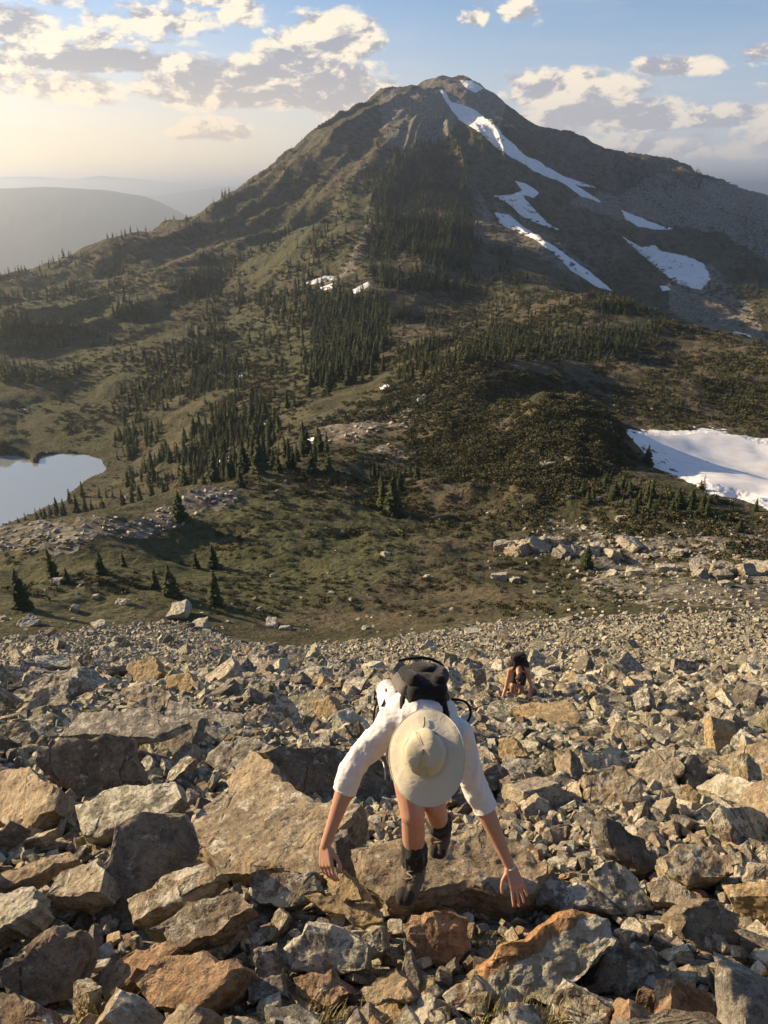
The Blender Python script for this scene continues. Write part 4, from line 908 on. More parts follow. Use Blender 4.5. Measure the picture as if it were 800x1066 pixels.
# --- the rocks one can pick out in the photograph: outline px, normal, lift over the slope (m), thickness (m), colour, lichen, label
LM = [
 ([(186,872),(210,838),(240,822),(300,812),(330,835),(378,838),(345,868),(338,908),(285,902),(230,908)], (-.22,.10,.97), .36, .30, 'tan', .45, 'broad tan slab, largest flat one left of the front hiker', 'rock slab'),
 ([(96,950),(104,905),(120,862),(145,846),(190,852),(208,884),(196,908),(160,925),(142,985),(118,985)], (.10,-.80,.60), .34, .26, 'grey', .35, 'tall upright grey boulder with a sharp sunlit left edge', 'boulder'),
 ([(78,838),(130,815),(168,812),(190,830),(160,850),(105,868),(80,860)], (-.35,-.25,.90), .40, .22, 'grey', .8, 'speckled grey slab rising behind the tall upright boulder', 'rock slab'),
 ([(35,792),(62,768),(138,770),(150,805),(146,835),(92,845),(60,818)], (.15,-.74,.65), .34, .55, 'brown', .35, 'big dark brown block with a shaded front, far left', 'boulder'),
 ([(82,742),(160,738),(196,752),(160,768),(90,764),(60,766)], (-.12,-.10,.98), .60, .16, 'grey', .5, 'flat grey slab lying across the top of the big brown block', 'rock slab'),
 ([(0,802),(30,797),(60,818),(56,842),(30,862),(-12,850)], (-.45,-.25,.86), .40, .35, 'tan', .4, 'sunlit tan boulder at the left margin, halfway down the talus', 'boulder'),
 ([(276,782),(292,776),(405,784),(416,806),(412,842),(340,848),(300,822)], (.30,-.66,.68), .30, .5, 'brown', .4, 'long brown block with a bright left edge behind the reaching arm', 'boulder'),
 ([(235,812),(262,780),(280,790),(296,820),(282,836),(240,836)], (-.5,-.1,.86), .42, .22, 'tan', .3, 'tan wedge leaning against the long brown block', 'rock slab'),
 ([(368,884),(400,874),(470,868),(540,872),(578,905),(560,926),(470,930),(400,938),(374,912)], (-.03,-.10,.99), .34, .52, 'tan', .35, 'thick wide slab the front hiker stands on', 'rock slab'),
 ([(422,962),(452,950),(486,956),(490,988),(470,1008),(430,1002)], (-.1,-.70,.70), .16, .3, 'rust', .2, 'rusty brown block wedged under the thick wide slab', 'boulder'),
 ([(494,1012),(520,986),(560,966),(602,947),(634,956),(636,978),(604,1018),(576,1046),(524,1036)], (-.18,-.62,.76), .24, .34, 'grey', .95, 'pale lichened boulder with an orange ridge at the bottom', 'boulder'),
 ([(460,1036),(494,1014),(512,1034),(505,1056),(470,1052)], (-.3,-.5,.8), .14, .25, 'rust', .8, 'small rust and white rock touching the orange ridged boulder', 'boulder'),
 ([(138,1020),(170,996),(212,989),(252,1008),(238,1030),(196,1052),(150,1040)], (-.28,-.42,.86), .22, .26, 'rust', .25, 'rusty faceted slab lowest of the left hand pile', 'rock slab'),
 ([(88,1018),(118,996),(172,980),(184,986),(135,1022),(112,1036)], (-.5,-.2,.84), .20, .18, 'rust', .2, 'thin rusty slab just above the faceted rusty one', 'rock slab'),
 ([(132,936),(178,905),(214,898),(232,908),(205,928),(160,950),(138,962)], (-.30,-.30,.90), .32, .16, 'tan', .6, 'upper one of two layered slabs beside the upright boulder', 'rock slab'),
 ([(150,972),(196,940),(244,928),(262,944),(232,966),(190,986)], (-.25,-.35,.90), .28, .18, 'brown', .5, 'lower one of two layered slabs beside the upright boulder', 'rock slab'),
 ([(200,950),(250,948),(262,972),(232,1000),(196,985)], (.2,-.6,.77), .16, .26, 'grey', .6, 'grey block below the two layered slabs', 'boulder'),
 ([(-4,1012),(40,972),(84,968),(92,1000),(72,1040),(20,1048)], (.1,-.66,.74), .20, .3, 'brown', .25, 'shaded triangular brown boulder in the lower left corner', 'boulder'),
 ([(-8,1030),(30,1040),(60,1068),(40,1090),(-10,1085)], (-.1,-.4,.9), .20, .3, 'brown', .4, 'brown rock cut by the lower left corner', 'boulder'),
 ([(-4,912),(40,892),(74,886),(84,894),(40,912),(4,924)], (-.20,-.15,.97), .36, .10, 'tan', .3, 'thin sunlit slab pointing in from the left margin', 'rock slab'),
 ([(-8,930),(34,922),(40,944),(14,966),(-10,968)], (-.2,-.35,.91), .30, .22, 'pale', .8, 'whitish boulder at the left margin under the thin sunlit slab', 'boulder'),
 ([(42,936),(62,908),(98,894),(110,906),(104,928),(70,934)], (-.35,-.20,.92), .32, .2, 'pale', .55, 'pale boulder left of the upright one', 'boulder'),
 ([(294,986),(320,960),(346,962),(384,985),(380,1008),(340,1016),(302,1010)], (-.12,-.60,.79), .20, .26, 'grey', .8, 'rounded grey boulder left of the rusty brown block', 'boulder'),
 ([(376,974),(397,964),(400,988),(386,1000)], (-.3,-.6,.74), .16, .14, 'pale', .6, 'little pale rock between rounded grey boulder and rusty block', 'rock'),
 ([(264,990),(288,984),(292,1014),(268,1020)], (.1,-.7,.7), .18, .16, 'grey', .5, 'upright brick shaped grey rock, upper of a pair', 'rock'),
 ([(254,1020),(294,1014),(300,1038),(262,1046)], (-.05,-.45,.89), .16, .2, 'grey', .5, 'brick shaped grey rock, lower of a pair', 'rock'),
 ([(304,1018),(345,1010),(366,1034),(346,1052),(310,1048)], (-.1,-.6,.79), .14, .22, 'rust', .35, 'round rusty brown rock at the bottom', 'boulder'),
 ([(370,1034),(412,1008),(424,1020),(430,1038),(392,1048)], (-.4,-.35,.85), .16, .18, 'tan', .4, 'sunlit tan rock at the bottom below the rusty block', 'rock'),
 ([(318,934),(332,930),(372,940),(398,950),(400,960),(378,964),(345,950)], (-.18,-.45,.87), .26, .10, 'gold', .1, 'bright orange slab under the hand on the rock', 'rock slab'),
 ([(336,906),(346,902),(372,925),(376,936),(356,938),(344,926)], (-.55,-.45,.70), .38, .14, 'gold', .1, 'small golden rock gripped by the resting hand', 'rock'),
 ([(346,872),(362,864),(373,884),(370,920),(354,912)], (.15,-.8,.58), .30, .2, 'dark', .4, 'dark upright rock behind the golden one', 'rock'),
 ([(264,908),(330,906),(336,928),(300,946),(262,936)], (-.1,-.55,.83), .24, .2, 'grey', .7, 'grey lichened rock under the front lip of the broad tan slab', 'boulder'),
 ([(618,906),(640,896),(664,914),(682,944),(656,956),(632,938)], (.05,-.62,.78), .22, .18, 'grey', .85, 'leaf shaped speckled grey rock right of the open hand', 'rock slab'),
 ([(628,852),(646,856),(690,898),(690,912),(664,908),(640,886)], (.35,-.60,.72), .26, .2, 'dark', .3, 'dark slanting slab above the leaf shaped rock', 'rock slab'),
 ([(686,892),(704,878),(740,880),(764,896),(756,912),(716,922),(692,908)], (-.15,-.40,.90), .24, .35, 'tan', .6, 'bulky tan boulder near the right, above the dark gap', 'boulder'),
 ([(672,920),(690,910),(716,926),(718,940),(680,938)], (-.25,-.3,.92), .22, .15, 'pale', .5, 'pale wedge between the leaf shaped rock and bulky tan boulder', 'rock'),
 ([(774,918),(780,898),(797,900),(799,930),(780,932)], (-.3,-.7,.65), .24, .14, 'pale', .4, 'upright pale rock at the right margin', 'rock'),
 ([(712,950),(738,934),(770,950),(772,985),(738,996),(716,978)], (.2,-.6,.77), .14, .3, 'brown', .4, 'shaded brown boulder toward the right margin', 'boulder'),
 ([(608,806),(640,796),(668,808),(672,834),(642,844),(610,838)], (-.12,-.55,.83), .24, .35, 'tan', .55, 'blocky boulder with lit top right of the shirt sleeve', 'boulder'),
 ([(606,784),(636,776),(656,784),(652,800),(612,806)], (.1,-.6,.8), .24, .3, 'grey', .8, 'grey boulder just above the blocky one with lit top', 'boulder'),
 ([(660,800),(676,780),(702,778),(713,798),(704,820),(680,826)], (-.45,-.50,.74), .26, .3, 'pale', .5, 'big pale sunlit boulder, brightest on the right half', 'boulder'),
 ([(712,796),(722,785),(738,800),(734,826),(717,820)], (.2,-.7,.68), .22, .2, 'dark', .4, 'dark grey rock leaning on the big pale boulder', 'rock'),
 ([(517,769),(534,767),(549,786),(532,796),(520,791)], (-.5,-.6,.62), .24, .2, 'gold', .3, 'sunlit golden rock right of the hat brim', 'rock'),
 ([(552,801),(570,781),(579,786),(576,804)], (-.3,-.7,.65), .22, .16, 'green', .5, 'greenish upright rock between golden rock and grey boulder', 'rock'),
 ([(534,734),(556,730),(598,731),(606,745),(590,760),(562,757)], (-.10,.10,.99), .30, .3, 'gold', .25, 'flat golden slab in front of the far hiker', 'rock slab'),
 ([(500,745),(516,728),(540,730),(546,742),(524,752)], (-.1,-.2,.97), .26, .3, 'green', .6, 'mossy grey rock at the hands of the far hiker', 'rock'),
 ([(132,692),(160,682),(168,700),(160,713),(134,712)], (-.35,-.60,.72), .40, .5, 'gold', .2, 'golden block standing highest on the left of the talus', 'boulder'),
 ([(172,703),(196,699),(204,712),(190,723),(172,717)], (-.35,-.55,.76), .34, .45, 'gold', .25, 'golden block, right hand neighbour of the highest one', 'boulder'),
 ([(128,718),(150,710),(176,718),(174,738),(140,746)], (-.2,-.6,.77), .34, .5, 'tan', .6, 'rough tan boulder under the two golden blocks', 'boulder'),
 ([(324,730),(344,724),(353,746),(332,756)], (-.5,-.6,.62), .28, .35, 'gold', .3, 'golden upright rock left of the white sleeve', 'rock'),
 ([(268,756),(290,716),(308,734),(318,762)], (.1,-.7,.7), .34, .4, 'dark', .7, 'dark pyramid shaped rock with grey lichen', 'boulder'),
 ([(300,726),(330,716),(345,724),(322,742),(304,740)], (-.2,-.3,.93), .30, .35, 'green', .5, 'greenish rock behind the golden upright one', 'rock'),
 ([(8,680),(16,674),(22,684),(12,690)], (-.5,-.6,.62), .30, .25, 'pale', .1, 'bright whitish stone near the top left of the talus', 'rock'),
 ([(172,742),(176,728),(252,742),(252,756),(180,756)], (-.1,-.3,.95), .30, .2, 'grey', .6, 'long low grey slab above the yellow lichened rock', 'rock slab'),
 ([(212,792),(232,770),(262,768),(286,776),(262,800),(226,806)], (-.3,-.45,.84), .28, .3, 'grey', .6, 'yellow lichened grey rock behind the tan wedge', 'boulder'),
 ([(736,1002),(756,1003),(792,1016),(797,1030),(770,1028)], (-.35,-.2,.91), .20, .14, 'pale', .2, 'jagged pale rock, bright in the lower right corner', 'rock'),
 ([(430,1000),(420,975),(436,1012),(440,1040),(420,1050)], (-.2,-.5,.84), .1, .15, 'dark', .4, 'dark stone in the gap below the rusty block', 'rock'),
 ([(560,940),(545,905),(620,925),(650,950),(600,944)], (.1,-.35,.93), .20, .22, 'grey', .6, 'grey slab between open hand and leaf shaped rock', 'rock slab'),
 ([(650,985),(600,1030),(650,1050),(690,1010),(680,985)], (.15,-.55,.82), .10, .3, 'brown', .5, 'shaded slab right of the orange ridged boulder', 'rock slab'),
]
def gfit(px, py, lift):
    a_, te = az_te(px, py); a_ = float(a_); te = float(te); q = np.geomspace(1.2, 90, 3000)
    zz = ground(np.sin(a_) * q, np.cos(a_) * q) + lift; k = np.nonzero(zz >= q * te)[0]; r = q[k[0]]
    return np.array([math.sin(a_) * r, math.cos(a_) * r, te * r])
LMpolys = [np.array([(360,860),(600,860),(640,930),(600,1000),(500,1020),(420,1010),(310,960),(330,890)], float)]; lm_info = []; PLACED = []          # PLACED: x, y, radius
for i_, (poly, n_, lift, T_, col, li_, lab, cat_) in enumerate(LM):
    P_ = np.array(poly, float); c0 = P_.mean(0); C_ = gfit(c0[0], c0[1], lift); n_ = np.array(n_, float); n_ /= np.linalg.norm(n_)
    D_ = raydir(P_[:, 0], P_[:, 1]); tt = (C_ @ n_) / (D_ @ n_); W3 = D_ * tt[:, None]
    u_ = np.cross([0, 1, 0], n_); u_ /= np.linalg.norm(u_); v_ = np.cross(n_, u_); C2 = W3.mean(0)
    L2 = np.stack([(W3 - C2) @ u_, (W3 - C2) @ v_], 1)
    if 0.5 * np.sum(L2[:, 0] * np.roll(L2[:, 1], -1) - np.roll(L2[:, 0], -1) * L2[:, 1]) < 0: L2 = L2[::-1]
    o3 = np.argsort(np.arctan2(L2[:, 1], L2[:, 0])); L2 = L2[o3]
    big = (P_.max(0) - P_.min(0)).max()
    Vr, Fr = outline_rock(100 + i_, L2, T_, 6 if big > 140 else 5)
    rot = np.stack([u_, v_, n_], 1)
    nm = {'rock slab': 'rock_slab'}.get(cat_, cat_)
    rock_obj(nm, Vr, Fr, C2 - n_ * T_ / 2, rot, col, li_, lab, cat_, 'landmark rocks of the talus', 100 + i_)
    LMpolys.append(P_); lm_info.append((c0, lab)); rad = np.abs(L2).max(0).mean(); PLACED.append((C2[0], C2[1], rad * .8))
print('landmarks', time.time() - T0)

# --- the rest of the talus
rng = np.random.default_rng(21)
ps_ = [tuple(p) for p in PLACED]; cell = 1.0
grid = {}
def gadd(x, y, r): grid.setdefault((int(x // cell), int(y // cell)), []).append((x, y, r))
def gok(x, y, r, f):
    cx_, cy_ = int(x // cell), int(y // cell)
    for i in (-1, 0, 1):
        for j in (-1, 0, 1):
            for (X_, Y_, R_) in grid.get((cx_ + i, cy_ + j), ()):
                if (x - X_) ** 2 + (y - Y_) ** 2 < (f * (r + R_)) ** 2: return False
    return True
rocks = []                                       # x, y, L, class
def darts(n, rlo, rhi, l0, l1, f, cls, left=0.0, amax=40):
    r = np.sqrt(rng.uniform(rlo ** 2, rhi ** 2, n)); a_ = np.radians(rng.uniform(-amax, amax, n)); x = np.sin(a_) * r; y = np.cos(a_) * r
    z = ground(x, y); px, py, dp = topix(x, y, z); L_ = l0 * (l1 / l0) ** (rng.random(n) ** 1.5); L_ = L_ * np.where(px < 330, 1 + left, 1) * np.clip((dp - .6) / 3.0, .45, 1)
    pe = edge_y(px) + 3.0 * vn2(px / 13., px * 0, 5); ok = (py > pe + rng.exponential(1.0, n) * 1.5 - 3.2 * (rng.random(n) < .25)) & (((px > -140) & (px < 940) & (py < 1260)) | ((r < 9) & (y > -.5)))
    for i in np.nonzero(ok)[0]:
        rad = L_[i] * .40
        if cls >= 2 or True:
            if L_[i] / dp[i] * FPX > 16:
                s_ = L_[i] / dp[i] * FPX * .40; bad = False
                for P_ in LMpolys:
                    if abs(P_[:, 0].mean() - px[i]) > 260: continue
                    if polysd(np.array([px[i]]), np.array([py[i] - s_ * .35]), P_)[0] > -s_ * (1.15 if py[i] > P_[:, 1].mean() else .9): bad = True; break
                if bad: continue
        if gok(x[i], y[i], rad, f): gadd(x[i], y[i], rad); rocks.append((x[i], y[i], z[i], L_[i], dp[i], px[i], py[i]))
darts(1500, 1.6, 11, .42, .85, .92, 3, .30, 62)
darts(420, 9, 30, .5, 1.0, .95, 3, .35)
darts(200, 26, 68, .5, .95, 1.1, 3, .2)
darts(9500, 1.5, 12, .24, .42, .80, 2, .1, 62)
darts(2400, 10, 24, .30, .50, .85, 2, .2)
darts(2600, 20, 68, .32, .5, .85, 2, .1)
darts(23000, 1.4, 9, .12, .24, .74, 1, 0, 62)
darts(20000, 9, 28, .16, .29, .76, 1)
darts(105000, 24, 68, .18, .31, .74, 1)
darts(6000, 1.4, 6.5, .07, .12, .8, 0)
darts(16000, 6.5, 22, .12, .2, .8, 0)
RK = np.array(rocks); print('rocks', len(RK), time.time() - T0)
pxs = RK[:, 3] / RK[:, 4] * FPX; inv_ = (RK[:, 5] > 2) & (RK[:, 5] < 798) & (RK[:, 6] < 1078)
NRK = len(RK)
slope_n = np.array([0, .51, .86])
def rand_rot(n, tiltk=.70):
    nn_ = slope_n * .35 + np.array([-.06, -.05, .80]) + rng.normal(0, tiltk, (n, 3)) * np.array([1, 1, .5]); nn_ /= np.linalg.norm(nn_, axis=1, keepdims=True)
    h_ = rng.normal(0, 1, (n, 3)) + np.array([1.1, 0, 0]); u = np.cross(nn_, h_); u /= np.linalg.norm(u, axis=1, keepdims=True); v = np.cross(nn_, u)
    return np.stack([u, v, nn_], 2)
ROT = rand_rot(NRK); dims = np.stack([np.ones(NRK), rng.uniform(.45, .9, NRK), rng.uniform(.12, .48, NRK)], 1) * RK[:, 3:4]
lift_ = dims[:, 2] * .22 + RK[:, 3] * .13 * rng.uniform(.3, 1.7, NRK) + .02
POS = RK[:, :3] + np.array([0, 0, 1.0]) * lift_[:, None]
# colours: more rust near the bottom left, grey-green lichened further down
pal = ['tan', 'grey', 'rust', 'brown', 'dark', 'pale', 'gold', 'green']; PALV = np.array([COLS[c_] for c_ in pal])
pw_near = np.array([.20, .22, .08, .12, .12, .20, .06, .0]); pw_far = np.array([.12, .20, .0, .05, .20, .20, .06, .17])
cum_n, cum_f = np.cumsum(pw_near / pw_near.sum()), np.cumsum(pw_far / pw_far.sum()); u01 = rng.random(NRK)
far_w = RK[:, 4] > 8; ci = np.where(far_w, np.searchsorted(cum_f, u01), np.searchsorted(cum_n, u01)).clip(0, 7)
LI = np.clip(rng.normal(.55, .2, NRK), 0, 1); TINT = PALV[ci] * np.where(far_w[:, None], rng.uniform(.22, 1.2, (NRK, 1)) * np.array([.98, 1.0, .93]), rng.uniform(.7, 1.3, (NRK, 1)))
sc_r = pxs * inv_; ordr = np.argsort(-sc_r); NI = 300 - len(LM) - 36; indr = ordr[:NI]; restr = ordr[NI:]
cw = {0: 'tan', 1: 'grey', 2: 'rusty', 3: 'brown', 4: 'dark', 5: 'pale', 6: 'golden', 7: 'greenish'}
short = ['broad tan slab', 'tall upright boulder', 'speckled grey slab', 'big brown block', 'flat slab on the brown block', 'tan boulder at the left margin', 'long brown block', 'leaning tan wedge', "hiker's thick slab", 'rusty wedged block',
 'orange ridged boulder', 'rust and white rock', 'rusty faceted slab', 'thin rusty slab', 'upper layered slab', 'lower layered slab', 'grey block below the layered slabs', 'triangular brown boulder', 'brown corner rock', 'thin sunlit slab',
 'whitish boulder', 'pale boulder by the upright one', 'rounded grey boulder', 'little pale rock', 'upper brick shaped rock', 'lower brick shaped rock', 'round rusty rock', 'sunlit tan rock at the bottom', 'bright orange slab', 'gripped golden rock',
 'dark upright rock', 'lichened rock under the tan slab', 'leaf shaped rock', 'dark slanting slab', 'bulky tan boulder', 'pale wedge', 'upright pale rock', 'shaded brown boulder', 'blocky lit boulder', 'grey boulder above the blocky one',
 'big pale boulder', 'leaning dark rock', 'golden rock by the hat', 'greenish upright rock', 'flat golden slab', "mossy rock by the far hiker", 'highest golden block', 'second golden block', 'rough tan boulder', 'golden rock by the sleeve',
 'dark pyramid rock', 'greenish rock', 'whitish stone', 'long low slab', 'yellow lichened rock', 'jagged pale rock', 'dark stone in the gap', 'slab by the open hand', 'shaded bottom slab']
seen_l = {}
LC = np.array([q[0] for q in lm_info])
def auto_label(px, py, ci_, dm, sz, k=0):
    d = LC - np.array([px, py]); o_ = np.argsort((d ** 2).sum(1)); j = o_[k]; dx, dy = -d[j]
    rel = ('right of' if dx > 0 else 'left of') if abs(dx) > abs(dy) else ('just below' if dy > 0 else 'just above')
    shp = 'flat' if dm[2] / dm[0] < .3 else ('chunky' if dm[2] / dm[0] > .45 else 'angular')
    szw = 'large' if sz > 60 else ('mid sized' if sz > 38 else 'small')
    return f"{szw} {shp} {cw[int(ci_)]} rock {rel} the {short[j]}", o_
for n_, i in enumerate(indr):
    lab, o_ = auto_label(RK[i, 5], RK[i, 6], ci[i], dims[i] / dims[i, 0], pxs[i])
    if lab in seen_l:
        d2_ = LC[o_[1]] - RK[i, 5:7]; lab2 = lab + f", towards the {short[o_[1]]}"
        lab = lab2 if len(lab2.split()) <= 16 else lab + ', deeper down'
        if lab in seen_l: lab = auto_label(RK[i, 5], RK[i, 6], ci[i], dims[i] / dims[i, 0], pxs[i], 1)[0]
    seen_l[lab] = seen_l.get(lab, 0) + 1
    Vr, Fr = cut_rock(1000 + n_, dims[i], 5 if pxs[i] > 70 else 4)
    rock_obj('rock', Vr, Fr, POS[i], ROT[i], pal[ci[i]], float(LI[i]), lab, 'rock', 'larger loose rocks of the talus slope', 1000 + n_)
# merged rest: three levels of detail
M3 = [cut_rock(3000 + i, (1, rng.uniform(.55, .95), rng.uniform(.25, .6)), 3) for i in range(26)]
M2 = [cut_rock(4000 + i, (1, rng.uniform(.55, .95), rng.uniform(.25, .6)), 2, ncut=10) for i in range(30)]
import bmesh
HU = [cut_rock(4500 + i, (1, rng.uniform(.5, .95), rng.uniform(.2, .6)), 1) for i in range(40)]
def talus_part(sel, protos, smooth):
    n = len(sel); wh = rng.integers(0, len(protos), n); V_, F_, own_ = stack(protos, wh, POS[sel], RK[sel, 3], ROT[sel])
    # rock-local coordinates for the material
    L0 = np.concatenate([np.tile(protos[p_][0][None], ((wh == p_).sum(), 1, 1)).reshape(-1, 3) for p_ in range(len(protos)) if (wh == p_).any()])
    rc = L0 * RK[sel, 3][own_][:, None] + rng.uniform(0, 60, (n, 3))[own_]
    return V_, F_, rc, TINT[sel][own_], LI[sel][own_], np.full(len(F_), smooth)
a3 = restr[pxs[restr] > 17]; a2 = restr[(pxs[restr] <= 17) & (pxs[restr] > 7.5)]; a1 = restr[pxs[restr] <= 7.5]
print('lod', len(a3), len(a2), len(a1))
parts_ = [talus_part(a3, M3, True), talus_part(a2, M2, False), talus_part(a1, HU, False)]
bs = 0; Vs, Fs, RC, TT_, LL_, SMo = [], [], [], [], [], []
for (V_, F_, rc, tt_, ll_, so_) in parts_:
    Vs.append(V_); Fs.append(F_ + bs); bs += len(V_); RC.append(rc); TT_.append(tt_); LL_.append(ll_); SMo.append(so_)
me = npmesh('talus', np.concatenate(Vs), np.concatenate(Fs), False, [MR], {'rco': np.concatenate(RC), 'tint': np.concatenate(TT_), 'lich': np.concatenate(LL_)})
me.polygons.foreach_set('use_smooth', np.concatenate(SMo)); me.update(); me.set_sharp_from_angle(angle=R(34))
o = link(bpy.data.objects.new('talus', me)); props(o, 'smaller broken rocks filling the whole talus slope', None, None, 'stuff')

# --- loose boulders and stones out on the bench
BB = [(654,568,26,'white flat boulder, widest on the bench'), (637,578,20,'pale boulder left of the widest white one'), (622,572,15,'round pale boulder between outcrop and white boulders'), (705,577,14,'bright round stone on the stony flat'),
 (694,594,22,'pale boulder with a shaded right side on the stony flat'), (658,598,17,'pale oval stone below the white boulders'), (638,599,14,'pale slanting stone below the white boulders'), (535,605,18,'white stone in the brown meadow'), (518,602,18,'grey lichened stone beside the white one in the meadow'),
 (672,580,11,'small white stone right of the widest one'), (682,579,10,'smaller white stone of the pair on the flat'), (670,618,9,'small flat stone near the talus edge'), (402,578,11,'lone grey stone in the middle of the meadow'), (444,602,9,'light pebble sized stone in the brown meadow'),
 (78,636,16,'grey stone on the grass above the talus edge'), (30,650,24,'grey boulder at the talus edge, left'), (60,606,13,'flat stone on the left meadow'), (128,628,15,'flat pale stone on the grass'), (100,622,10,'small pale stone on the grass'), (190,640,28,'big pale boulder where grass meets talus'),
 (210,654,22,'ridged grey boulder at the talus edge'), (283,652,22,'white boulder half in the grass at the talus edge'), (296,655,13,'small white stone beside the half buried boulder'), (106,652,17,'slanting slab at the talus edge'), (382,655,10,'pointed grey stone on the talus edge'),
 (270,635,8,'small stone in the grass above the white boulder'), (592,518,9,'pale stone at the foot of the knoll'), (625,520,9,'pale stone under the dark bushes'), (470,635,7,'small stone on the brown grass near the talus'), (4,645,12,'stone at the left margin on the talus edge'),
 (756,610,16,'grey boulder in the stony bank at the right'), (648,540,14,'grey rock in the bushes above the white boulders'), (560,618,10,'flat stone in the meadow under the outcrop'), (345,618,7,'tiny grey stone in the meadow'), (610,604,8,'stone under the pale outcrop'), (628,560,8,'stone just above the round pale boulder')]
for n_, (px, py, wpx, lab) in enumerate(BB):
    q = gfit(px, py, 0.0) if py > 560 and False else hit(px, py, 55)
    if q is None: continue
    dp = q[1] * CP - q[2] * SP; L_ = wpx / FPX * dp * .78; rr_ = random.Random(n_)
    Vr, Fr = cut_rock(5000 + n_, (L_ * 1.1, L_ * rr_.uniform(.6, .9), L_ * rr_.uniform(.4, .65)), 4, 1.2)
    rock_obj('boulder', Vr, Fr, (q[0], q[1], q[2] + L_ * .12), rand_rot(1, .2)[0], 'pale' if 'grey' not in lab else 'grey', .75, lab, 'boulder', 'loose boulders on the grassy bench', 5000 + n_)
# pale outcrop on the bench
for n_, (px, py, wpx, hpx, lab, col) in enumerate([(556,572,62,30,'pale bony outcrop on the bench, left piece', 'tan'), (596,578,52,32,'pale outcrop with dark bush, right piece', 'grey'), (578,484,34,30,'dark rock face on the shrubby knoll', 'dark'), (762,598,80,36,'brown stony bank at the right end of the bench', 'brown')]):
    q = hit(px, py, 60); dp = q[1] * CP - q[2] * SP; L_ = wpx / FPX * dp; H_ = hpx / FPX * dp
    ro_ = empty('rock_outcrop', (q[0], q[1], q[2]), lab, 'rock outcrop'); bpy.context.view_layer.update(); rr_ = random.Random(n_ + 60)
    for k_ in range(14 if n_ != 2 else 6):
        fx = rr_.uniform(-.5, .5); l_ = L_ * rr_.uniform(.14, .34); hx = q[0] + fx * L_; hy = q[1] + rr_.uniform(-.22, .4) * L_ * .6; hz = float(ground(np.array([hx]), np.array([hy]))[0])
        Vr, Fr = cut_rock(5200 + n_ * 20 + k_, (l_, l_ * rr_.uniform(.5, .9), min(H_ * .8, l_ * rr_.uniform(.45, .9))), 4, 1.2)
        ob_ = rock_obj('crag', Vr, Fr, (hx, hy, hz + l_ * .08), rand_rot(1, .35)[0], col if rr_.random() < .6 else 'grey', .6, None, None, None, 5200 + n_ * 20 + k_)
        mw_ = ob_.matrix_world.copy(); ob_.parent = ro_; ob_.matrix_parent_inverse = ro_.matrix_world.inverted(); ob_.matrix_basis = mw_
# scattered stones too many to count
px = rng.uniform(-40, 840, 15000); py = rng.uniform(400, 662, 15000); w_ = hits(px, py); r_ = np.hypot(w_[:, 0], w_[:, 1]); ok = ~np.isnan(w_[:, 0]) & (r_ > 57) & (r_ < 420); w_, r_, px, py = w_[ok], r_[ok], px[ok], py[ok]
sm, gm, bmk = masks(px, py, r_, w_[:, 0], w_[:, 1]); near_e = np.exp(-np.abs(py - edge_y(px)) / 14)
kp = rng.random(len(sm)) < np.clip(sm * 1.1 + near_e * .22 + .012 + .05 * (px > 520) * (py > 540), 0, 1); kp &= ~((w_[:, 2] < LAKE_Z + .5) & (w_[:, 0] < 0) & (r_ > 200))
w_, r_ = w_[kp], r_[kp]; n = len(w_); Ls = r_ * rng.uniform(.0018, .0058, n) * np.where(rng.random(n) < .08, 1.6, 1); rt = rand_rot(n, .45)
V_, F_, own_ = stack(HU, rng.integers(0, 60, n), w_ + np.array([0, 0, .1]) * Ls[:, None], Ls, rt)
tn = np.array([COLS['pale'], COLS['grey'], COLS['tan'], COLS['grey']])[rng.integers(0, 4, n)] * rng.uniform(.45, 1.15, (n, 1))
o = link(bpy.data.objects.new('stones', npmesh('stones', V_, F_, False, [MR], {'rco': V_ * .2, 'tint': tn[own_], 'lich': np.full(len(V_), .7)}))); props(o, 'small stones strewn over the bench and its boulder run', None, None, 'stuff')
# grass tufts between the nearest rocks
mg, t, b = mat('dry_grass'); t.set(b.inputs['Base Color'], t.mix(t.attr('shade', 'Fac'), (.12, .13, .03), (.36, .28, .13))); b.inputs['Roughness'].default_value = .8
V_, F_, sh_ = [], [], []
def tuft(px, py, n, spread, lift):
    c_ = gfit(px, py, lift)
    for i in range(n):
        x = c_[0] + rng.normal(0, spread); y = c_[1] + rng.normal(0, spread * .7); z = float(ground(x, y)) + lift - .06; h = rng.uniform(.03, .11); a = rng.uniform(0, 6.28); l = rng.uniform(.01, .06); w0 = .0022
        k = len(V_); dx, dy = math.cos(a), math.sin(a); V_.extend([(x - dy * w0, y + dx * w0, z), (x + dy * w0, y - dx * w0, z), (x + dx * l * .4 + dy * w0 * .8, y + dy * l * .4 - dx * w0 * .8, z + h * .6), (x + dx * l * .4 - dy * w0 * .8, y + dy * l * .4 + dx * w0 * .8, z + h * .6), (x + dx * l, y + dy * l, z + h)])
        F_.extend([(k, k + 1, k + 2), (k, k + 2, k + 3), (k + 3, k + 2, k + 4)]); s_ = rng.random(); sh_.extend([s_] * 5)
tuft(545, 1058, 420, .12, .17); tuft(340, 1056, 240, .10, .11); tuft(108, 1048, 180, .06, .12); tuft(500, 980, 120, .05, .05)
o = link(bpy.data.objects.new('grass', npmesh('grass', V_, F_, True, [mg], {'shade': np.array(sh_)}))); props(o, 'dry green and straw grass tufts between the nearest rocks', None, None, 'stuff')
print('rocks done', time.time() - T0)
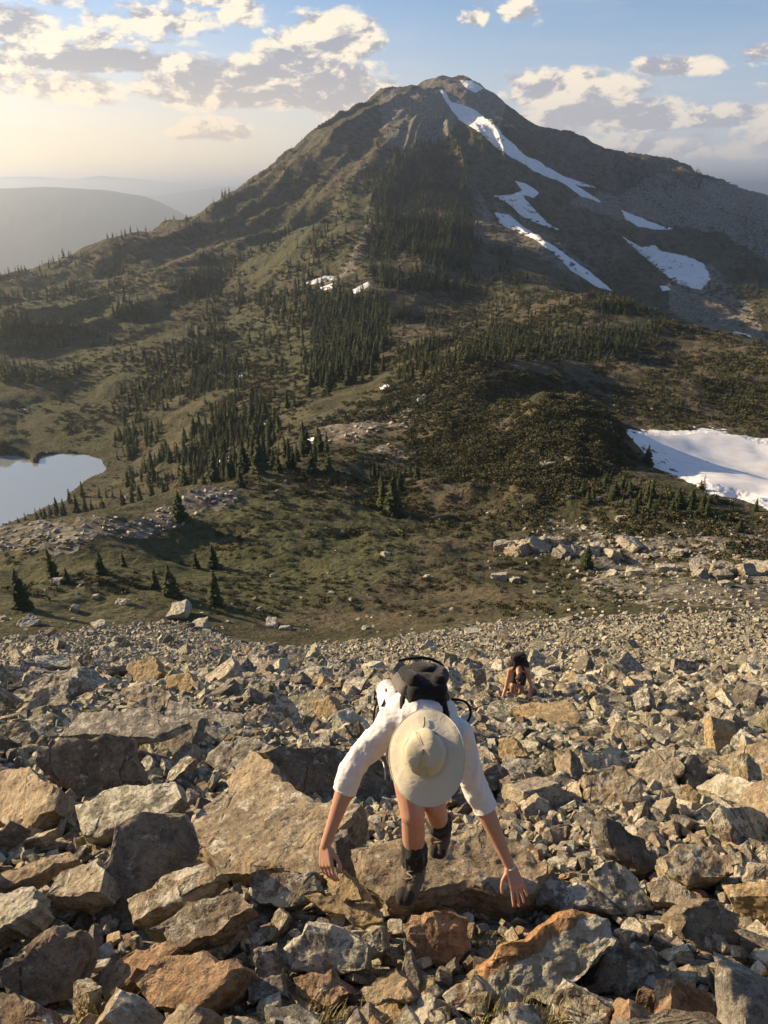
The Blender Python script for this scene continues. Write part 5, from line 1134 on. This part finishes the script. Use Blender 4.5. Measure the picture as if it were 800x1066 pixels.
# ------------------------------------------------------------------ people
import bmesh
def lerp(a, b, k): return a + (b - a) * k
class Blob:
    """tapered limbs and ellipsoids, fused into one continuous surface"""
    def __init__(s): s.bm = bmesh.new()
    def capsule(s, a, b, ra, rb, seg=18):
        a, b = Vector(a), Vector(b); d = (b - a)
        if d.length < 1e-6: d = Vector((0, 0, 1e-4))
        z = d.normalized(); x = z.orthogonal().normalized(); y = z.cross(x); rings = []
        for c_, r_, sgn in ((a, ra, -1), (b, rb, 1)):
            hs = (1.0, .92, .7, .35, 0) if sgn < 0 else (0, .35, .7, .92, 1.0)
            for h in hs:
                q = math.sqrt(max(0, 1 - h * h)) * r_; rings.append([s.bm.verts.new(c_ + z * (h * r_ * sgn) + (x * math.cos(t_) + y * math.sin(t_)) * max(q, 1e-5)) for t_ in [2 * math.pi * i / seg for i in range(seg)]])
        for i in range(len(rings) - 1):
            for j in range(seg): s.bm.faces.new((rings[i][j], rings[i][(j + 1) % seg], rings[i + 1][(j + 1) % seg], rings[i + 1][j]))
        s.bm.faces.new(list(reversed(rings[0]))); s.bm.faces.new(rings[-1]); return s
    def chain(s, pts, rad):
        for i in range(len(pts) - 1): s.capsule(pts[i], pts[i + 1], rad[i], rad[i + 1])
        return s
    def ell(s, c, axes, radii, lvl=3):
        m_ = Matrix((Vector(axes[0]) * radii[0], Vector(axes[1]) * radii[1], Vector(axes[2]) * radii[2])).transposed().to_4x4(); m_.translation = Vector(c)
        bmesh.ops.create_icosphere(s.bm, subdivisions=lvl, radius=1, matrix=m_); return s
    def build(s, name, vox, material, parent, smooth=6, rough=0.0, lam=.05, clip=None, attr_fn=None):
        me = bpy.data.meshes.new('t'); s.bm.to_mesh(me); s.bm.free(); ob = bpy.data.objects.new('t', me); link(ob)
        m1 = ob.modifiers.new('r', 'REMESH'); m1.mode = 'VOXEL'; m1.voxel_size = vox
        m2 = ob.modifiers.new('s', 'SMOOTH'); m2.factor = .5; m2.iterations = smooth
        dg = bpy.context.evaluated_depsgraph_get(); me2 = bpy.data.meshes.new_from_object(ob.evaluated_get(dg)); bpy.data.objects.remove(ob)
        n = len(me2.vertices); V = np.empty(n * 3, np.float32); me2.vertices.foreach_get('co', V); V = V.reshape(-1, 3).astype(float)
        if rough:
            N_ = np.empty(n * 3, np.float32); me2.vertices.foreach_get('normal', N_); N_ = N_.reshape(-1, 3)
            f = fbm3(V, lam, 3, 5) ; f2 = 1 - np.abs(fbm3(V * np.array([1, 1, .6]), lam * 1.6, 2, 9)) * 2
            V = V + N_ * ((f * .5 + f2 * .7) * rough)[:, None]
        me2.vertices.foreach_set('co', V.astype(np.float32).ravel()); me2.update()
        if clip:
            b2 = bmesh.new(); b2.from_mesh(me2)
            for (c_, n_) in clip:
                c_ = Vector(c_); n_ = Vector(n_)
                dead = [v for v in b2.verts if (v.co - c_).dot(n_) > 0 and (v.co - c_).length < .16]; bmesh.ops.delete(b2, geom=dead, context='VERTS')
            b2.to_mesh(me2); b2.free()
        me2.polygons.foreach_set('use_smooth', np.ones(len(me2.polygons), bool)); me2.materials.clear(); me2.materials.append(material); me2.name = name
        o_ = bpy.data.objects.new(name, me2); link(o_)
        if parent is not None:
            o_.parent = parent; o_.matrix_parent_inverse = parent.matrix_world.inverted()
        return o_
def attach(o_, parent):
    bpy.context.view_layer.update(); o_.parent = parent; o_.matrix_parent_inverse = parent.matrix_world.inverted(); return o_
def skin_mat(name, c1, c2):
    m, t, b = mat(name); pos = t.node('ShaderNodeNewGeometry').outputs['Position']
    t.set(b.inputs['Base Color'], t.mix(t.noise(pos, 22, 5, .6), c1, c2)); b.inputs['Roughness'].default_value = .5
    b.inputs['Subsurface Weight'].default_value = .12; b.inputs['Subsurface Radius'].default_value = (.012, .004, .002); b.inputs['Subsurface Scale'].default_value = 1.0
    t.set(b.inputs['Normal'], t.bump(t.noise(pos, 260, 3), .12, .002)); return m
M_skin = skin_mat('skin', (.42, .22, .15), (.56, .31, .21)); M_skin2 = skin_mat('tanned_skin', (.42, .21, .12), (.52, .28, .17))
def cloth(name, col, var=.08, wscale=420, rough=.9, bump=.25):
    m, t, b = mat(name); pos = t.node('ShaderNodeNewGeometry').outputs['Position']; c = t.mix(t.noise(pos, 9, 4), tuple(x * (1 - var) for x in col), tuple(min(1, x * (1 + var)) for x in col))
    t.set(b.inputs['Base Color'], c); b.inputs['Roughness'].default_value = rough; b.inputs['Specular IOR Level'].default_value = .15; b.inputs['Sheen Weight'].default_value = .12
    h = t.m('ADD', t.m('MULTIPLY', t.noise(t.vm('MULTIPLY', pos, (1, 1, 2.2)), 16, 3, .5, 1.2), 1.6), t.m('MULTIPLY', t.noise(pos, wscale, 2), .12)); t.set(b.inputs['Normal'], t.bump(h, bump, .012)); return m
M_shirt = cloth('cream_shirt', (.78, .745, .73)); M_hat = cloth('beige_hat', (.66, .60, .47), .06); M_crown = cloth('beige_hat_crown', (.60, .53, .38), .08)
M_pack = cloth('black_pack', (.014, .013, .014), .3, 500, .75, .4); M_packg = cloth('grey_pack_panel', (.16, .145, .13), .2); M_short = cloth('dark_shorts', (.045, .040, .036)); M_boot = cloth('hiking_boot', (.12, .095, .065), .45, 300, .7, .6)
M_sole = simple('rubber_sole', (.018, .017, .016), .8); M_gait = cloth('charcoal_gaiter', (.032, .030, .028), .2); M_hair = simple('dark_hair', (.022, .014, .010), .6, .3, 60, .6, .004)
M_red = cloth('faded_dark_top', (.05, .035, .03), .3); M_eye = simple('eye', (.6, .58, .55), .2, .02); M_thr = simple('hat_seam', (.26, .20, .11), .9); M_cord = simple('black_cord', (.02, .02, .022), .6)
M_lace = simple('boot_lace', (.42, .34, .20), .8); M_clip = simple('pale_buckle', (.5, .55, .62), .35)
def tube(name, pts, rad, material, parent, closed=False, flat=None):
    cu = bpy.data.curves.new(name, 'CURVE'); cu.dimensions = '3D'; cu.bevel_depth = rad; cu.bevel_resolution = 3; sp_ = cu.splines.new('NURBS'); sp_.points.add(len(pts) - 1)
    for i, p in enumerate(pts): sp_.points[i].co = (*p, 1)
    sp_.order_u = min(4, len(pts)); sp_.use_endpoint_u = not closed; sp_.use_cyclic_u = closed; sp_.resolution_u = 8
    ob = bpy.data.objects.new('t', cu); link(ob); dg = bpy.context.evaluated_depsgraph_get(); me = bpy.data.meshes.new_from_object(ob.evaluated_get(dg)); bpy.data.objects.remove(ob)
    me.name = name; me.materials.clear(); me.materials.append(material); me.polygons.foreach_set('use_smooth', np.ones(len(me.polygons), bool)); o_ = bpy.data.objects.new(name, me); link(o_)
    return attach(o_, parent) if parent is not None else o_
def hand(B, wrist, fwd, nrm, side, k=1.0, curl=.5, spread=.16, thumb_open=.9):
    """palm and five separate fingers; nrm = back of the hand, side = +1 when the thumb is on the +x' side"""
    f = Vector(fwd).normalized(); n = Vector(nrm); n = (n - f * n.dot(f)).normalized(); s_ = f.cross(n).normalized() * side; w_ = Vector(wrist)
    # palm
    for q, r_ in ((-.030, .0145), (-.010, .016), (.011, .016), (.030, .0145)):
        B.capsule(w_ + s_ * q * .62 * k + f * .012 * k, w_ + s_ * q * k + f * .088 * k, .0165 * k, r_ * .82 * k)
    lens = ((.041, .026, .019), (.046, .029, .020), (.042, .027, .020), (.032, .021, .018)); offs = (.031, .0105, -.0105, -.030)
    for i, (L3, q) in enumerate(zip(lens, offs)):
        p = w_ + s_ * q * k + f * .086 * k; ang = -.06; d = (f + s_ * (spread * (1.5 - i) * .55)).normalized(); r_ = (.0090, .0092, .0088, .0078)[i] * k
        for j, L_ in enumerate(L3):
            ang = (curl * (.55, .75, .6)[j]) * (1 + .12 * (i - 1.5)); ax = d.cross(-n).normalized(); d = (Matrix.Rotation(ang, 3, ax) @ d).normalized()
            q2 = p + d * L_ * k; B.capsule(p, q2, r_ * (1, .93, .86)[j], r_ * (.93, .86, .74)[j], 12); p = q2
    # thumb leaves the side of the palm near its base
    p = w_ + s_ * .026 * k + f * .022 * k; d = (f * .62 + s_ * thumb_open - n * .28).normalized()
    for j, (L_, r_) in enumerate(((.040, .0125), (.032, .0105), (.025, .0092))):
        q2 = p + d * L_ * k; B.capsule(p, q2, r_ * k, r_ * .88 * k, 12); p = q2; d = (d + f * .42 - s_ * .22 - n * .12).normalized()
def head(B, c, face, up, k=1.0):
    """c = centre of the skull, face = where the face looks, up = top of the head"""
    f = Vector(face).normalized(); u = Vector(up); u = (u - f * u.dot(f)).normalized(); s_ = f.cross(u); c = Vector(c)
    B.ell(c + u * .018 * k - f * .008 * k, (s_, f, u), (.076 * k, .096 * k, .105 * k)); B.ell(c - u * .055 * k + f * .024 * k, (s_, f, u), (.058 * k, .066 * k, .070 * k)); B.ell(c - u * .100 * k + f * .060 * k, (s_, f, u), (.026 * k, .022 * k, .018 * k))
    B.capsule(c + f * .090 * k + u * .004 * k, c + f * .112 * k - u * .032 * k, .008 * k, .013 * k, 10); B.capsule(c + f * .088 * k - u * .034 * k - s_ * .008 * k, c + f * .088 * k - u * .034 * k + s_ * .008 * k, .011 * k, .011 * k, 10)
    for q in (-1, 1):
        B.ell(c + f * .080 * k + s_ * .032 * q * k + u * .022 * k, (s_, f, u), (.024 * k, .014 * k, .009 * k)); B.ell(c + s_ * .078 * q * k - u * .012 * k - f * .006 * k, ((s_ + f * .3 * q).normalized(), f, u), (.008 * k, .019 * k, .031 * k))
        B.ell(c + f * .050 * k + s_ * .044 * q * k - u * .028 * k, (s_, f, u), (.026 * k, .03 * k, .024 * k))
    B.capsule(c + f * .092 * k - u * .060 * k - s_ * .017 * k, c + f * .092 * k - u * .060 * k + s_ * .017 * k, .0075 * k, .0075 * k, 10); B.capsule(c + f * .091 * k - u * .070 * k - s_ * .014 * k, c + f * .091 * k - u * .070 * k + s_ * .014 * k, .008 * k, .008 * k, 10)
    return f, u, s_

# --- the hiker in front, bent double on the slab, one hand on a rock, the other reaching for the next
def hiker_front():
    J = dict(hipc=U(432, 738, 3.66), chest=U(438, 742, 3.27), neck=U(444, 762, 3.06), headc=U(445, 788, 2.90),
             shL=U(408, 752, 3.19), elL=U(367, 800, 3.08), wrL=U(339, 880, 2.93), shR=U(476, 762, 3.15), elR=U(498, 826, 3.10), wrR=U(531, 902, 2.98),
             hipL=U(418, 756, 3.62), knL=U(430, 848, 3.33), anL=U(432, 905, 3.33), hipR=U(450, 758, 3.62), knR=U(452, 838, 3.43), anR=U(459, 862, 3.68))
    root = empty('person', J['anL'] + Vector((0, 0, -.10)), 'hiker in cream shirt and wide beige sun hat bent double over the rocks in front', 'person'); bpy.context.view_layer.update()
    bx = Vector((1, .02, 0)).normalized(); spine = (J['neck'] - J['hipc']).normalized(); back = spine.cross(bx) * -1
    if back.z < 0: back = -back
    B = Blob()
    B.ell(J['hipc'], (bx, spine, back), (.165, .13, .115)); B.ell(lerp(J['hipc'], J['chest'], .5), (bx, spine, back), (.140, .17, .10)); B.ell(J['chest'], (bx, spine, back), (.165, .17, .108))
    B.chain([J['chest'], J['neck'], J['headc']], [.09, .056, .055])
    for s_ in 'LR':
        B.capsule(J['sh' + s_], lerp(J['chest'], J['neck'], .5), .058, .075); B.chain([J['sh' + s_], lerp(J['sh' + s_], J['el' + s_], .45), J['el' + s_]], [.052, .047, .040])
        B.chain([J['el' + s_], lerp(J['el' + s_], J['wr' + s_], .3), lerp(J['el' + s_], J['wr' + s_], .72), J['wr' + s_]], [.041, .045, .031, .0255])
        B.chain([J['hip' + s_], lerp(J['hip' + s_], J['kn' + s_], .45), J['kn' + s_]], [.100, .090, .066]); B.ell(J['kn' + s_], ((1, 0, 0), (0, 1, 0), (0, 0, 1)), (.066, .066, .064))
        B.chain([J['kn' + s_], lerp(J['kn' + s_], J['an' + s_], .35), J['an' + s_]], [.062, .063, .046])
    fdir = (Vector((0.02, -.45, -.9))).normalized(); hu = (J['headc'] - Vector((0, 0, 0)))
    capn = Vector((-.16, -.62, .77)).normalized()             # where the top of the head points: forward and up at the camera
    head(B, J['headc'], Vector((0, -.60, -.80)), capn)
    # resting hand: fingers over the edge of the golden rock; open hand: stretched towards the next hold
    hand(B, J['wrL'], U(340, 905, 2.86) - J['wrL'], Vector((-.55, -.55, .5)), -1, 1.0, .62, .10, .5)
    hand(B, J['wrR'], U(546, 944, 2.86) - J['wrR'], Vector((.30, -.65, .65)), 1, 1.0, .20, .22, .75)
    body = B.build('body', .0042, M_skin, root, 3)
    # shirt
    B = Blob(); B.ell(lerp(J['hipc'], J['chest'], -.12), (bx, spine, back), (.178, .15, .128)); B.ell(lerp(J['hipc'], J['chest'], .5), (bx, spine, back), (.155, .18, .118)); B.ell(J['chest'] , (bx, spine, back), (.172, .175, .122))
    B.capsule(lerp(J['chest'], J['neck'], .3), lerp(J['chest'], J['neck'], .85), .105, .072)
    clips = []
    for s_ in 'LR':
        B.capsule(J['sh' + s_], lerp(J['chest'], J['neck'], .4), .070, .092); end = lerp(J['el' + s_], J['wr' + s_], .30 if s_ == 'L' else .22)
        B.chain([J['sh' + s_], lerp(J['sh' + s_], J['el' + s_], .5), J['el' + s_], end], [.066, .062, .059, .056])
        clips.append((end, (J['wr' + s_] - J['el' + s_]).normalized()))
    B.capsule(U(406, 722, 3.50), U(412, 745, 3.30), .070, .078)
    B.build('shirt', .005, M_shirt, root, 4, .0115, .062, clips)
    for s_ in 'LR':                                # rolled sleeve hem
        end = lerp(J['el' + s_], J['wr' + s_], .29 if s_ == 'L' else .21); d = (J['wr' + s_] - J['el' + s_]).normalized(); x = d.orthogonal().normalized(); y = d.cross(x)
        tube('sleeve_hem', [end + (x * math.cos(a) + y * math.sin(a)) * .053 for a in [i * math.pi / 6 for i in range(12)]], .0065, M_shirt, root, True)
    # shorts
    B = Blob(); B.ell(J['hipc'], (bx, spine, back), (.182, .14, .132)); clips = []
    for s_ in 'LR':
        e = lerp(J['hip' + s_], J['kn' + s_], .60 if s_ == 'L' else .62); B.chain([J['hip' + s_], e], [.112, .092]); clips.append((e, (J['kn' + s_] - J['hip' + s_]).normalized()))
    B.build('shorts', .008, M_short, root, 3, .006, .08, clips)
    # boots and gaiters
    for s_, toe, tw in (('L', U(422, 934, 3.16), 1), ('R', U(456, 886, 3.60), 1)):
        an = J['an' + s_]; shin = (J['kn' + s_] - an).normalized(); f = (toe - an).normalized()
        heel = an - f * .055 - Vector((0, 0, .05)) if s_ == 'L' else an + Vector((0, .03, -.05))
        up_ = (shin - f * shin.dot(f)).normalized(); sd_ = f.cross(up_).normalized()
        B = Blob(); B.chain([an + shin * .10, an], [.056, .056])
        for q_ in (-1, 1): B.chain([an + sd_ * q_ * .012, lerp(an, toe, .5) + sd_ * q_ * .020, toe + sd_ * q_ * .013], [.052, .043, .036])
        B.chain([heel, lerp(an, toe, .35) - up_ * .02], [.044, .045]); bo = B.build('boot', .005, M_boot, root, 2, .005, .03)
        B = Blob()
        for q_ in (-1, 1): B.chain([lerp(an, toe, .86) + sd_ * q_ * .013, toe + sd_ * q_ * .013 + f * .006], [.0405, .038])
        attach(B.build('toe_cap', .005, M_gait, None, 2), bo)
        B = Blob()
        for q_ in (-1, 1): B.chain([heel - up_ * .034 + sd_ * q_ * .014, lerp(heel, toe, .55) - up_ * .040 + sd_ * q_ * .026, toe - up_ * .026 + sd_ * q_ * .018], [.024, .024, .024])
        attach(B.build('sole', .005, M_sole, None, 1), bo)
        B = Blob(); B.chain([an + shin * .11 + f * .042, an + up_ * .040 + f * .04, lerp(an, toe, .55) + up_ * .036], [.020, .018, .014]); attach(B.build('tongue', .005, M_gait, None, 2), bo)
        pts_ = [lerp(an, toe, q) + up_ * (.062 - .022 * q) + sd_ * (.028 if i_ % 2 else -.028) for i_, q in enumerate((.05, .17, .29, .41, .53, .65))]
        tube('lace', [p for q in zip(pts_, [lerp(a_, b_, .5) + up_ * .008 for a_, b_ in zip(pts_, pts_[1:] + pts_[-1:])]) for p in q], .0034, M_lace, bo)
        B = Blob(); B.chain([an + shin * .05, an + shin * .11, an + shin * .16], [.063, .066, .070]); B.build('gaiter', .005, M_gait, root, 3, .013, .035)
        top = an + shin * (.235 if s_ == 'L' else .16); x = shin.orthogonal().normalized(); y = shin.cross(x)
    # hair under the hat, eyes
    B = Blob(); f = Vector((0, -.60, -.80)); B.ell(J['headc'] + capn * .022 - f * .012, (bx, f, capn), (.083, .100, .106)); hp = J['headc'] - capn * .02 - f * .02; B.ell(hp, (bx, f, capn), (.082, .088, .075)); B.build('hair', .006, M_hair, root, 3, .006, .02)
    f = f.normalized(); s0 = f.cross(capn).normalized()
    # hat: wide soft brim and crown
    hb = J['headc'] + capn * .055; Rb, Rc = .170, .088; N_ = 72; V_, F_ = [], []
    axx = bx; axy = capn.cross(axx).normalized(); axx = axy.cross(capn)
    def ringp(r_, h, wob=0, ell=1.0): return [hb + axx * (math.cos(a) * r_) + axy * (math.sin(a) * r_ * ell) + capn * (h + wob * (math.sin(2 * a + .6) * .8 + .5 * math.sin(3 * a + 1.2) + .35 * math.sin(5 * a))) for a in [i * 2 * math.pi / N_ for i in range(N_)]]
    rings = [ringp(.080, -.006, 0, 1.12), ringp(Rc + .004, -.002, 0, 1.12), ringp(.108, -.012, .003, 1.15), ringp(.126, -.021, .007, 1.19), ringp(.144, -.030, .011, 1.22), ringp(Rb, -.038, .015, 1.25), ringp(Rb + .002, -.040, .015, 1.25), ringp(Rb, -.043, .015, 1.25), ringp(.144, -.035, .011, 1.22), ringp(.126, -.026, .007, 1.19), ringp(.108, -.017, .003, 1.15), ringp(.080, -.012, 0, 1.12)]
    V_ = [p for r_ in rings for p in r_]; n_r = len(rings)
    for i in range(n_r):
        for j in range(N_): F_.append((i * N_ + j, i * N_ + (j + 1) % N_, ((i + 1) % n_r) * N_ + (j + 1) % N_, ((i + 1) % n_r) * N_ + j))
    hat = link(bpy.data.objects.new('hat', npmesh('hat', [tuple(v - hb) for v in V_], F_, True, [M_hat]))); hat.location = hb; attach(hat, root)
    bpy.context.view_layer.update()
    prof = [(1.0, -.006), (1.0, .012), (.985, .040), (.95, .066), (.87, .084), (.72, .095), (.50, .101), (.25, .103), (.02, .103)]
    V_ = []; 
    for q, h in prof:
        for i in range(N_):
            a = i * 2 * math.pi / N_; dent = -.014 * math.exp(-((a - 4.3) % 6.283) ** 2 * .8) * (h > .05) + .006 * math.sin(3 * a + h * 50) * (h > .02) * (h < .1)
            V_.append(hb + (axx * math.cos(a) + axy * math.sin(a) * 1.14) * (Rc * q + dent) + capn * (h + (dent * .6 if h > .05 else 0) + .010 * math.sin(a * 2 + 1) * q * (h > .05)))
    F_ = [(i * N_ + j, i * N_ + (j + 1) % N_, (i + 1) * N_ + (j + 1) % N_, (i + 1) * N_ + j) for i in range(len(prof) - 1) for j in range(N_)] + [tuple(range((len(prof) - 1) * N_, len(prof) * N_))]
    cr = link(bpy.data.objects.new('hat_crown', npmesh('hat_crown', [tuple(v) for v in V_], F_, True, [M_crown]))); attach(cr, hat)
    tube('hat_seam', [hb + (axx * math.cos(a) + axy * math.sin(a) * 1.14) * (Rc + .003) + capn * .004 for a in [i * math.pi / 8 for i in range(16)]], .0025, M_hat, hat, True)
    tube('hat_seam', ringp(Rb + .001, -.039, .015, 1.25)[::2], .0024, M_hat, hat, True)
    for a in (2.0, 4.8): tube('hat_seam', [hb + (axx * math.cos(a) + axy * math.sin(a) * 1.14) * (Rc * q + .000) + capn * (h + .001) for q, h in prof[1:-1]], .0011, M_thr, hat)
    tp_ = hb + axy * .0 ; tube('hat_cord', [hb + axy * .118 + capn * -.002 + axx * -.006, hb + axy * .140 + capn * -.006 + axx * .003, hb + axy * .168 + capn * -.020 - axx * .002], .003, M_cord, hat)
    # wristband
    d = (J['wrR'] - J['elR']).normalized(); x = d.orthogonal().normalized(); y = d.cross(x); c_ = J['wrR'] + d * .004
    tube('wristband', [c_ + (x * math.cos(a) + y * math.sin(a)) * .0275 for a in [i * math.pi / 6 for i in range(12)]], .0035, M_shirt, root, True)
    tube('neck_strap', [J['neck'] + back * .07 - bx * .07, J['neck'] + back * .075, J['neck'] + back * .07 + bx * .07], .006, M_cord, root)
    # --- the backpack on the back: a thing of its own
    pk = empty('backpack', lerp(J['hipc'], J['chest'], .4) + back * .12, 'black and grey daypack on the back of the hiker in front', 'backpack'); bpy.context.view_layer.update()
    c_ = lerp(J['hipc'], J['chest'], .90) + back * .125 + bx * .022
    B = Blob()
    for sx in (-1, 1):
        for sz_ in (-.05, .055): B.chain([c_ + bx * sx * .075 - spine * .15 + back * sz_, c_ + bx * sx * .082 + back * sz_, c_ + bx * sx * .060 + spine * .15 + back * sz_ * .8], [.042, .046, .038])
    B.ell(c_, (bx, spine, back), (.105, .19, .095)); B.build('pack_body', .006, M_pack, pk, 8, .006, .07)
    B = Blob(); B.ell(c_ + back * .085 - spine * .03, (bx, spine, back), (.070, .12, .035)); B.capsule(c_ + bx * -.045 + back * .07 - spine * .09, c_ + bx * .045 + back * .07 - spine * .09, .038, .038); B.build('front_pocket', .006, M_pack, pk, 3, .005, .05)
    B = Blob(); B.chain([c_ - bx * .118 - spine * .15 + back * .02, c_ - bx * .122 + back * .03, c_ - bx * .105 + spine * .12], [.034, .040, .032]); B.build('side_panel', .006, M_packg, pk, 3, .004, .05)
    B = Blob(); B.capsule(c_ - bx * .055 - spine * .18 + back * .02, c_ + bx * .055 - spine * .18 + back * .02, .042, .042); B.build('base_panel', .007, M_pack, pk, 3, .006, .05); B = Blob(); B.capsule(c_ - bx * .055 + spine * .155, c_ + bx * .055 + spine * .155, .045, .045); B.build('lid', .007, M_pack, pk, 3, .006, .05)
    for sx in (-1, 1):
        top = lerp(J['chest'], J['neck'], .25) + bx * sx * .085 + back * .10
        o_ = tube('shoulder_strap', [c_ + bx * sx * .07 + spine * .17 - back * .05, top + back * .045, J['sh' + ('L' if sx < 0 else 'R')] + (spine * .055 - bx * sx * .045 + back * .055), J['sh' + ('L' if sx < 0 else 'R')] + (spine * .075 - bx * sx * .06 - back * .05), J['chest'] + bx * sx * .16 - back * .14, J['chest'] - spine * .2 + bx * sx * .19 - back * .05], .019, M_pack, pk)
    # loose straps standing off at either side, seen against the rocks
    P = lambda a, b_, c2: U(a, b_, c2)
    tube('webbing', [P(470, 728, 3.38), P(484, 728, 3.36), P(491, 736, 3.34), P(491, 748, 3.30), P(483, 756, 3.25)], .0065, M_pack, pk)
    tube('webbing', [P(395, 724, 3.50), P(388, 740, 3.46), P(387, 756, 3.42), P(394, 768, 3.38)], .006, M_pack, pk)
    tube('webbing', [P(400, 710, 3.52), P(406, 722, 3.40), P(398, 735, 3.30)], .006, M_pack, pk)
    tube('webbing', [P(415, 688, 3.60), P(436, 682, 3.60), P(452, 684, 3.60), P(462, 694, 3.58)], .008, M_pack, pk)
    tube('webbing', [P(415, 700, 3.58), P(430, 697, 3.50), P(441, 703, 3.44)], .007, M_pack, pk)
    tube('webbing', [P(399, 793, 3.16), P(402, 802, 3.10), P(401, 812, 3.06)], .004, M_clip, pk)
    tube('webbing', [P(392, 786, 3.2), P(402, 796, 3.14), P(410, 806, 3.10)], .005, M_packg, pk)
    return root
hiker_front()

# --- the second hiker farther down, hands on the rocks, head down
def hiker_far():
    y0 = 15.4; k = 1.0
    J = dict(hipc=U(540, 692, 15.95), chest=U(540, 692, 15.55), neck=U(540, 698, 15.30), headc=U(541, 706, 15.12),
             shL=U(531, 698, 15.42), elL=U(527, 716, 15.25), wrL=U(522, 731, 15.05), shR=U(549, 698, 15.42), elR=U(553, 714, 15.25), wrR=U(551, 727, 15.05),
             hipL=U(535, 697, 15.9), knL=U(534, 714, 15.55), anL=U(533, 731, 15.62), hipR=U(545, 697, 15.9), knR=U(543, 716, 15.6), anR=U(541, 731, 15.85))
    root = empty('person', J['anL'] - Vector((0, 0, .1)), 'sunburnt hiker with dark pack climbing on all fours farther down the talus', 'person'); bpy.context.view_layer.update()
    bx = Vector((1, 0, 0)); spine = (J['neck'] - J['hipc']).normalized(); back = bx.cross(spine)
    if back.z < 0: back = -back
    B = Blob(); B.ell(J['hipc'], (bx, spine, back), (.165, .13, .12)); B.ell(lerp(J['hipc'], J['chest'], .5), (bx, spine, back), (.145, .18, .105)); B.ell(J['chest'], (bx, spine, back), (.175, .17, .115)); B.chain([J['chest'], J['neck'], J['headc']], [.09, .058, .058])
    for s_ in 'LR':
        B.capsule(J['sh' + s_], lerp(J['chest'], J['neck'], .5), .062, .078); B.chain([J['sh' + s_], J['el' + s_]], [.056, .043]); B.chain([J['el' + s_], lerp(J['el' + s_], J['wr' + s_], .3), J['wr' + s_]], [.043, .044, .027])
        B.chain([J['hip' + s_], J['kn' + s_]], [.095, .060]); B.chain([J['kn' + s_], lerp(J['kn' + s_], J['an' + s_], .35), J['an' + s_]], [.057, .058, .042])
    head(B, J['headc'], Vector((0, -.75, -.66)), Vector((0, -.66, .75)))
    hand(B, J['wrL'], Vector((-.35, -.5, -.8)), Vector((0, -.8, .6)), -1, 1.05, .5, .2); hand(B, J['wrR'], Vector((.1, -.5, -.85)), Vector((0, -.8, .6)), 1, 1.05, .5, .2)
    B.build('body', .006, M_skin2, root, 2)
    B = Blob(); B.ell(J['headc'] + Vector((0, -.03, .035)), (bx, Vector((0, -.75, -.66)), Vector((0, -.66, .75))), (.085, .098, .10)); B.build('hair', .008, M_hair, root, 3, .008, .03)
    B = Blob(); B.ell(lerp(J['hipc'], J['chest'], .15), (bx, spine, back), (.172, .18, .125)); B.ell(J['chest'] + spine * -.02, (bx, spine, back), (.190, .19, .135)); B.capsule(J['chest'] - bx * .12, J['chest'] + bx * .12, .13, .13); B.build('shirt', .009, M_red, root, 3, .006, .08)
    B = Blob(); B.ell(J['hipc'], (bx, spine, back), (.18, .14, .135))
    for s_ in 'LR': B.chain([J['hip' + s_], lerp(J['hip' + s_], J['kn' + s_], .75)], [.112, .088])
    B.build('shorts', .009, M_short, root, 3, .006, .08)
    for s_ in 'LR':
        an = J['an' + s_]; B = Blob(); B.chain([an + Vector((0, 0, .12)), an], [.054, .055]); B.chain([an + Vector((0, .05, -.05)), an + Vector((0, -.20, -.06))], [.046, .044]); bo = B.build('boot', .008, M_boot, root, 2)
        B = Blob(); B.chain([an + Vector((0, .05, -.085)), an + Vector((0, -.20, -.09))], [.036, .036]); attach(B.build('sole', .009, M_sole, None, 2), bo)
    pk = empty('backpack', J['hipc'] + back * .15, 'dark daypack on the back of the far hiker', 'backpack'); bpy.context.view_layer.update(); c_ = lerp(J['hipc'], J['chest'], .85) + back * .16
    B = Blob()
    for sx in (-1, 1): B.capsule(c_ + bx * sx * .09 - spine * .17, c_ + bx * sx * .075 + spine * .16, .095, .08)
    B.ell(c_, (bx, spine, back), (.19, .24, .15)); B.build('pack_body', .010, M_pack, pk, 3, .007, .06)
    B = Blob(); B.ell(c_ + back * .10, (bx, spine, back), (.09, .13, .05)); B.build('front_pocket', .010, M_pack, pk, 3)
    for sx in (-1, 1): tube('shoulder_strap', [c_ + bx * sx * .07 + spine * .17 - back * .06, J['neck'] + bx * sx * .09 + back * .08, J['neck'] + bx * sx * .12 - spine * .02 - back * .06, J['chest'] + bx * sx * .18 - back * .10], .022, M_pack, pk)
hiker_far()
print('people done', time.time() - T0)
